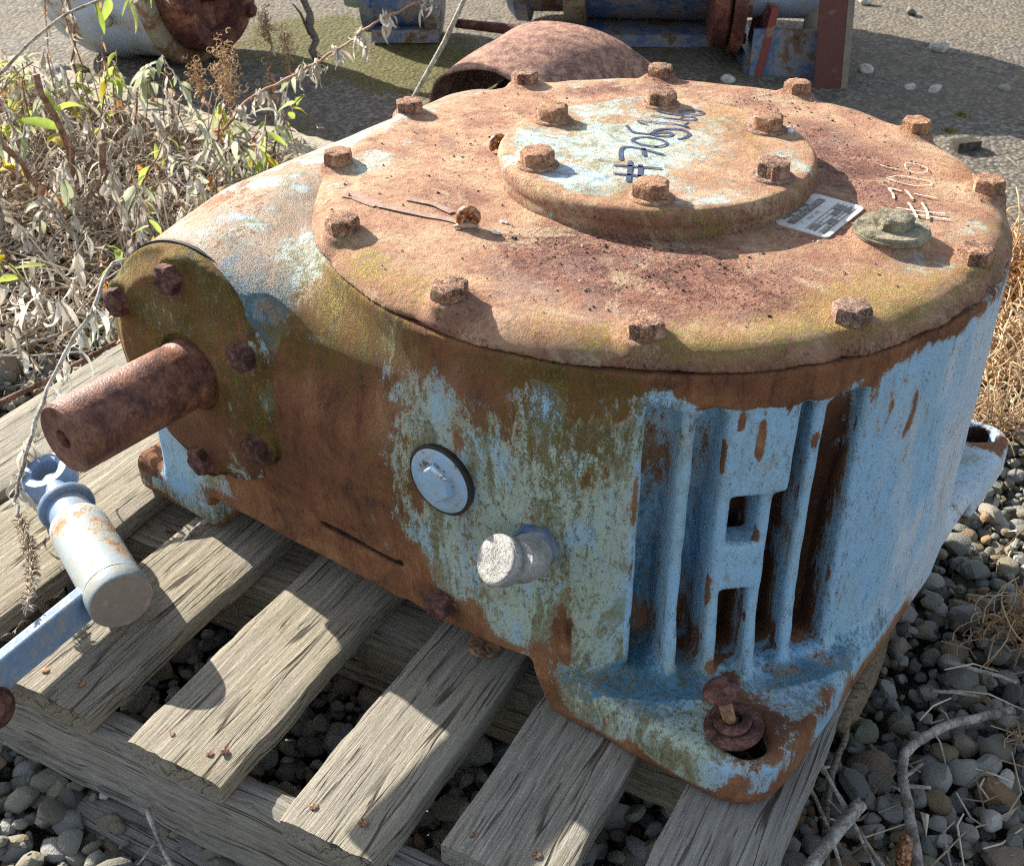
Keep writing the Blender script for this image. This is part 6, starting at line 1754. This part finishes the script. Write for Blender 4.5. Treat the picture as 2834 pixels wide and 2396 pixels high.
# the tangle of dead weeds
rg = np.random.default_rng(51)
def tangle_ok(x, y):
    p = GB.matrix_basis.inverted() @ Vector((x, y, 0))
    if p.x > -0.41 and abs(p.y) < 0.33: return False
    pp_ = Vector((x, y, 0)); a = pp_.dot(P2); b_ = pp_.dot(P1)
    if a > -0.68 and b_ < 0.43: return False
    return y < kerb_y(x) - 0.14
TG = [('grey dead weed with shrivelled hanging leaves in the tangle left of the gearbox', [('dry', 12, 0.2, 1.0, 1.05, 1.0)], M_TWIG), ('low weed with grey green leaves in the tangle left of the gearbox', [('sage', 8, 0.4, 1.0, 0.95, 0.4), ('dry', 5, 0.1, 0.8, 0.9, 0.9)], M_TWIG),
      ('low weed with small yellow green leaves in the tangle left of the gearbox', [('green', 5, 0.5, 1.0, 0.85, 0.3), ('yellow', 2, 0.3, 0.9, 0.8, 0.5), ('dry', 4, 0.1, 0.8, 0.9, 0.9)], M_BROWNSTEM), ('withered weed with orange brown leaves in the tangle left of the gearbox', [('orange', 4, 0.2, 0.9, 0.8, 0.9), ('tan', 5, 0.3, 1.0, 0.8, 0.8)], M_BROWNSTEM)]
cnt = 0; tries = 0
while cnt < 112 and tries < 6000:
    tries += 1
    x = rg.uniform(-1.35, -0.50); y = rg.uniform(0.35, 1.45)
    if not tangle_ok(x, y) or not inview(x, y, 0.03): continue
    h = rg.uniform(0.05, 0.19); lean = rg.normal(0, 0.035, 2)
    lab, lv__, sm = TG[[0, 0, 0, 0, 1, 2, 3][rg.integers(0, 7)]]
    where = 'close to the kerb' if y > kerb_y(x) - 0.32 else 'close to the gearbox' if x > -0.72 else 'at the left edge' if x < -0.98 else 'amid the stalks'
    plant(lab.replace('in the tangle left of the gearbox', 'in the left tangle ' + where), [(x, y, 0.0), (x + lean[0] * 0.5, y + lean[1] * 0.5, h * 0.6), (x + lean[0] * 1.4, y + lean[1] * 1.4, h)], rg.uniform(0.0012, 0.0026), 0.0010, lv__, 200 + cnt, sm, lab + 's', wob=0.003)
    cnt += 1
for i, (x, y, h, lx) in enumerate([(-0.93, 1.20, 0.15, -0.03), (-0.80, 1.12, 0.16, 0.03), (-0.71, 1.05, 0.14, -0.02), (-0.62, 0.98, 0.12, 0.03), (-0.98, 1.08, 0.17, -0.02), (-0.87, 0.86, 0.13, 0.05), (-0.78, 0.74, 0.12, -0.04), (-0.70, 0.70, 0.13, 0.04), (-1.05, 1.25, 0.16, 0.02), (-0.66, 0.82, 0.12, 0.05), (-0.92, 0.78, 0.12, 0.02), (-0.74, 1.20, 0.13, 0.0)]):
    e = plant('upright dead stem with bunches of hanging grey leaves among the weeds left of the gearbox', [(x, y, 0.0), (x + lx * 0.4, y, h * 0.55), (x + lx, y - 0.01, h)], 0.0026, 0.0016, [('dry', 4, 0.2, 0.7, 0.9, 1.0)], 400 + i, [M_TWIG, M_BROWNSTEM][i % 2], 'upright dead stems among the weeds', wob=0.002)
    clusters(e, [Vector((x + lx * 0.4, y, h * 0.58)), Vector((x + lx * 0.7, y, h * 0.8)), Vector((x + lx, y - 0.01, h))], 500 + i, 6, 1.15)
for i, (x, y, h, lx) in enumerate([(-1.12, 1.35, 0.36, 0.02), (-1.05, 1.18, 0.34, -0.03), (-1.00, 1.30, 0.30, 0.03), (-0.93, 1.33, 0.26, -0.02), (-1.10, 1.10, 0.32, 0.04), (-0.88, 1.22, 0.22, 0.03), (-0.70, 1.16, 0.20, -0.03), (-0.97, 1.02, 0.25, -0.04)]):
    plant('tall thin reddish dead stalk rising above the left tangle', [(x, y, 0.0), (x + lx * 0.5, y, h * 0.5), (x + lx, y, h)], 0.0017, 0.0009, [('dry', 6, 0.3, 1.0, 0.75, 0.9), ('tan', 5, 0.5, 1.0, 0.7, 0.7)], 600 + i, M_BROWNSTEM, 'tall thin stalks above the weeds', wob=0.003)
# litter of fallen leaves, curls and broken twigs: uncountable
m = MB(); rg = np.random.default_rng(61)
def litter(x, y, z, rg, kind):
    p = Vector((x, y, z)); m.val = rg.random()
    if kind < 0.55:
        L = rg.uniform(0.010, 0.034); W = L * rg.uniform(0.18, 0.36); a = rg.uniform(0, 6.283); u = Vector((math.cos(a), math.sin(a), rg.normal(0, 0.45))).normalized()
        w = Vector((-math.sin(a), math.cos(a), rg.normal(0, 0.6))).normalized(); b_ = Vector((0, 0, 1)) * L * rg.uniform(-0.35, 0.35)
        P = [p - u * L / 2, p + w * W / 2 + b_, p + u * L / 2, p - w * W / 2 + b_]
        c_ = p + b_ * 1.3
        m.add([P[0], P[1], P[2], P[3], c_], [(0, 1, 4), (1, 2, 4), (2, 3, 4), (3, 0, 4)])
    else:
        L = rg.uniform(0.015, 0.075); a = rg.uniform(0, 6.283); u = Vector((math.cos(a), math.sin(a), rg.normal(0, 0.30))).normalized()
        q = Vector(rg.normal(0, 0.16, 3)) * L
        m.tube([p - u * L / 2, p + q, p + u * L / 2], [0.0007, 0.0010, 0.0006], 4, caps=False)
N = 0
while N < 8800:
    x = rg.uniform(-1.7, -0.42); y = rg.uniform(0.12, 1.62)
    if not tangle_ok(x, y) or not inview(x, y, 0.15): continue
    dens = min(1.0, max(0.06, (y - 0.36) / 0.45))
    if rg.random() > dens: continue
    litter(x, y, 0.004 + abs(rg.normal(0, 0.016 + 0.014 * dens)), rg, rg.random()); N += 1
N = 0
while N < 420:      # long bleached stalks
    x = rg.uniform(-1.5, -0.46); y = rg.uniform(0.45, 1.5)
    if not tangle_ok(x, y) or not inview(x, y, 0.03): continue
    L = rg.uniform(0.06, 0.20); a = rg.uniform(0, 6.283); el = abs(rg.normal(0.35, 0.45)); p = Vector((x, y, rg.uniform(0, 0.02))); m.val = rg.uniform(0.35, 1.0)
    u = Vector((math.cos(a) * math.cos(el), math.sin(a) * math.cos(el), math.sin(el)))
    q = Vector(rg.normal(0, 0.05, 3)) * L
    m.tube([p, p + u * L * 0.35 + q * 0.7, p + u * L * 0.7 + q, p + u * L + q * 0.4 - Vector((0, 0, 0.10 * L))], [0.0013, 0.0012, 0.0010, 0.0006], 5, caps=False); N += 1
o = m.build('leaf_litter', M_LITTER, None, smooth=False, rnd=True); tag(o, 'litter of broken stems and curled dead leaves over the gravel left of the gearbox', 'leaf litter', kind='stuff')
# dry tufts on the right hand gravel
def tuft(label, loc, s, seed, mat, n=70):
    rg = np.random.default_rng(seed); m = MB()
    for j in range(n):
        p = Vector(rg.normal(0, 0.010, 3)) * s; p.z = abs(p.z)
        a0 = rg.uniform(0, 6.283); ax = Vector(rg.normal(0, 1, 3)).normalized(); u = ax.orthogonal().normalized(); w = ax.cross(u); r_ = s * rg.uniform(0.006, 0.022)
        pts = [p + (u * (1 - math.cos(q * 0.45)) + w * math.sin(q * 0.45)) * r_ for q in range(6)]
        for q in pts: q.z = max(q.z, 0.0)
        m.val = rg.random(); m.tube(pts, 0.0007 * max(1, s * 0.7), 4, caps=False)
    o = m.build('dry_tuft', mat, None, loc=loc, rnd=True); tag(o, label, 'dry weed'); return o
tuft('pale tangle of dry rootlets on the shaded pebbles at the right edge', (0.372, -0.094, 0.012), 1.5, 1, M_TANLEAF, 110)
tuft('small wisp of dry rootlets at the right edge below the pale tangle', (0.338, -0.222, 0.014), 0.9, 2, M_TANLEAF, 40)
for i, (x, y, z, s, lab) in enumerate([(0.645, 0.70, 0.02, 2.6, 'bushy dead weed clump behind the right side of the gearbox, farthest one'), (0.600, 0.60, 0.02, 2.2, 'reddish brown dead weed clump behind the right side of the gearbox, middle one'), (0.555, 0.45, 0.02, 2.3, 'sunlit straw coloured weed clump right of the gearbox'), (0.515, 0.36, 0.015, 2.0, 'low straw coloured weed clump by the rear right foot'), (0.470, 0.27, 0.012, 1.5, 'thin brown weed scrap on the pebbles by the rear right foot')]):
    e = tuft(lab, (x, y, z), s, 30 + i, M_TANLEAF if i != 1 else M_ORANGELEAF, 130)
    rg = np.random.default_rng(300 + i)
    for j in range(10):
        add_leaf(['tan', 'dry', 'sage'][j % 3], e, Vector((rg.normal(0, 0.02), rg.normal(0, 0.02), abs(rg.normal(0, 0.02)))), rg.uniform(0, 6.28), rg.normal(0, 0.5), rg.uniform(0.6, 1.1), rg)
m = MB(); rg = np.random.default_rng(62); N = 0
while N < 1250:
    x = rg.uniform(0.28, 0.85); y = rg.uniform(0.16, 0.85)
    if y > kerb_y(x) or not inview(x, y, 0.03): continue
    if rg.random() > min(1, max(0.06, (y - 0.18) / 0.22)): continue
    litter(x, y, 0.004 + abs(rg.normal(0, 0.014)), rg, rg.random()); N += 1
o = m.build('leaf_litter', M_LITTER, None, smooth=False, rnd=True); tag(o, 'straw coloured leaf litter on the gravel right of the gearbox', 'leaf litter', kind='stuff')

m = MB(); rg = np.random.default_rng(63); N = 0
while N < 85:      # odd straws and scraps on the shaded pebbles
    x = rg.uniform(0.08, 0.55); y = rg.uniform(-0.42, 0.25)
    lp_ = GB.matrix_basis.inverted() @ Vector((x, y, 0))
    if not inview(x, y, 0.03) or (lp_.x < 0.30 and lp_.y > -0.30): continue
    litter(x, y, 0.004 + abs(rg.normal(0, 0.006)), rg, rg.random() * 0.4 + 0.45); N += 1
o = m.build('leaf_litter', M_LITTER, None, smooth=False, rnd=True); tag(o, 'sparse straws and leaf scraps on the shaded pebbles at the lower right', 'leaf litter', kind='stuff')

# ------------------------------------------------------------------ twigs on the gravel
def twig(label, pts, r0, r1, mat=None, knots=()):
    base = Vector(pts[0]); rg = np.random.default_rng(len(label))
    P = []; n = 4 * (len(pts) - 1)
    for i in range(n + 1):
        q = along(pts, i / n) - base + Vector(rg.normal(0, 0.0005, 3)); P.append(q)
    m = MB().tube(P, [(r0 + (r1 - r0) * i / n) * rg.uniform(0.93, 1.07) for i in range(n + 1)], 10)
    for (t, dv) in knots:
        p = along(P, t); m.tube([p, p + Vector(dv)], [r0 * 0.6, r0 * 0.35], 6)
    o = m.build('twig', mat or M_TWIG, None, loc=base); tag(o, label, 'twig'); return o
twig('thick grey twig bent like an elbow, lying on the pebbles at the lower right', [(0.330, -0.199, 0.018), (0.304, -0.207, 0.020), (0.263, -0.218, 0.018), (0.234, -0.235, 0.018), (0.218, -0.251, 0.018), (0.211, -0.276, 0.016), (0.207, -0.310, 0.015), (0.196, -0.385, 0.014)], 0.0042, 0.0046, None, [(0.70, (0.020, 0.012, 0.004)), (0.74, (0.022, -0.002, 0.0))])
twig('long crooked brown runner hanging from the pallet corner down to the pebbles', [(0.190, -0.165, 0.075), (0.183, -0.188, 0.030), (0.172, -0.229, 0.018), (0.152, -0.268, 0.018), (0.136, -0.316, 0.016), (0.122, -0.39, 0.016)], 0.0034, 0.0030, M_BARK)
twig('pale flat ended stick across the thin stems at the bottom edge', [(0.163, -0.313, 0.034), (0.135, -0.340, 0.028), (0.095, -0.388, 0.022)], 0.0060, 0.0055)
twig('thin dry stem, uppermost of the bundle beside the last pallet board', [(0.128, -0.252, 0.050), (0.150, -0.316, 0.030), (0.178, -0.385, 0.020)], 0.0019, 0.0014)
twig('thin dry stem, lowest of the bundle beside the last pallet board', [(0.116, -0.286, 0.045), (0.131, -0.319, 0.030), (0.138, -0.385, 0.020)], 0.0019, 0.0014)
twig('thin dry stem, middle of the bundle beside the last pallet board', [(0.128, -0.270, 0.040), (0.146, -0.299, 0.034), (0.166, -0.380, 0.020)], 0.0016, 0.0012)
twig('short straw pointing at the gearbox beside the last pallet board', [(0.118, -0.287, 0.040), (0.146, -0.277, 0.036)], 0.0013, 0.0010)
twig('forked pale twig on the dark pebbles below the front stringer', [(-0.417, -0.312, 0.028), (-0.404, -0.338, 0.022), (-0.384, -0.365, 0.020)], 0.0024, 0.0017, None, [(0.5, (-0.010, -0.024, 0.0))])
twig('dry stalk poking out between the boards under the left foot', [(-0.452, -0.092, 0.088), (-0.415, -0.050, 0.118), (-0.386, -0.020, 0.105)], 0.0018, 0.0024)
twig('short grey stick lying on the pebbles at the right edge', [(0.285, -0.135, 0.018), (0.345, -0.165, 0.018)], 0.0026, 0.0016)
twig('small straw lying on the pebbles above the elbow twig', [(0.262, -0.176, 0.020), (0.305, -0.182, 0.018)], 0.0018, 0.0014)
twig('thin stalk lying on the sunlit gravel left of the pallet', [(-0.86, 0.40, 0.02), (-0.74, 0.47, 0.03), (-0.66, 0.56, 0.03)], 0.0026, 0.0016)
twig('brown stalk lying on the gravel at the left edge above the pallet', [(-0.80, 0.24, 0.03), (-0.72, 0.33, 0.035), (-0.62, 0.47, 0.04)], 0.0040, 0.0030, M_BROWNSTEM)
sn = snail('snail', (0.190, -0.352, 0.014), 1.2, 1.25, 'empty pale snail shell among the pebbles at the bottom edge', False); sn['group'] = 'snails'
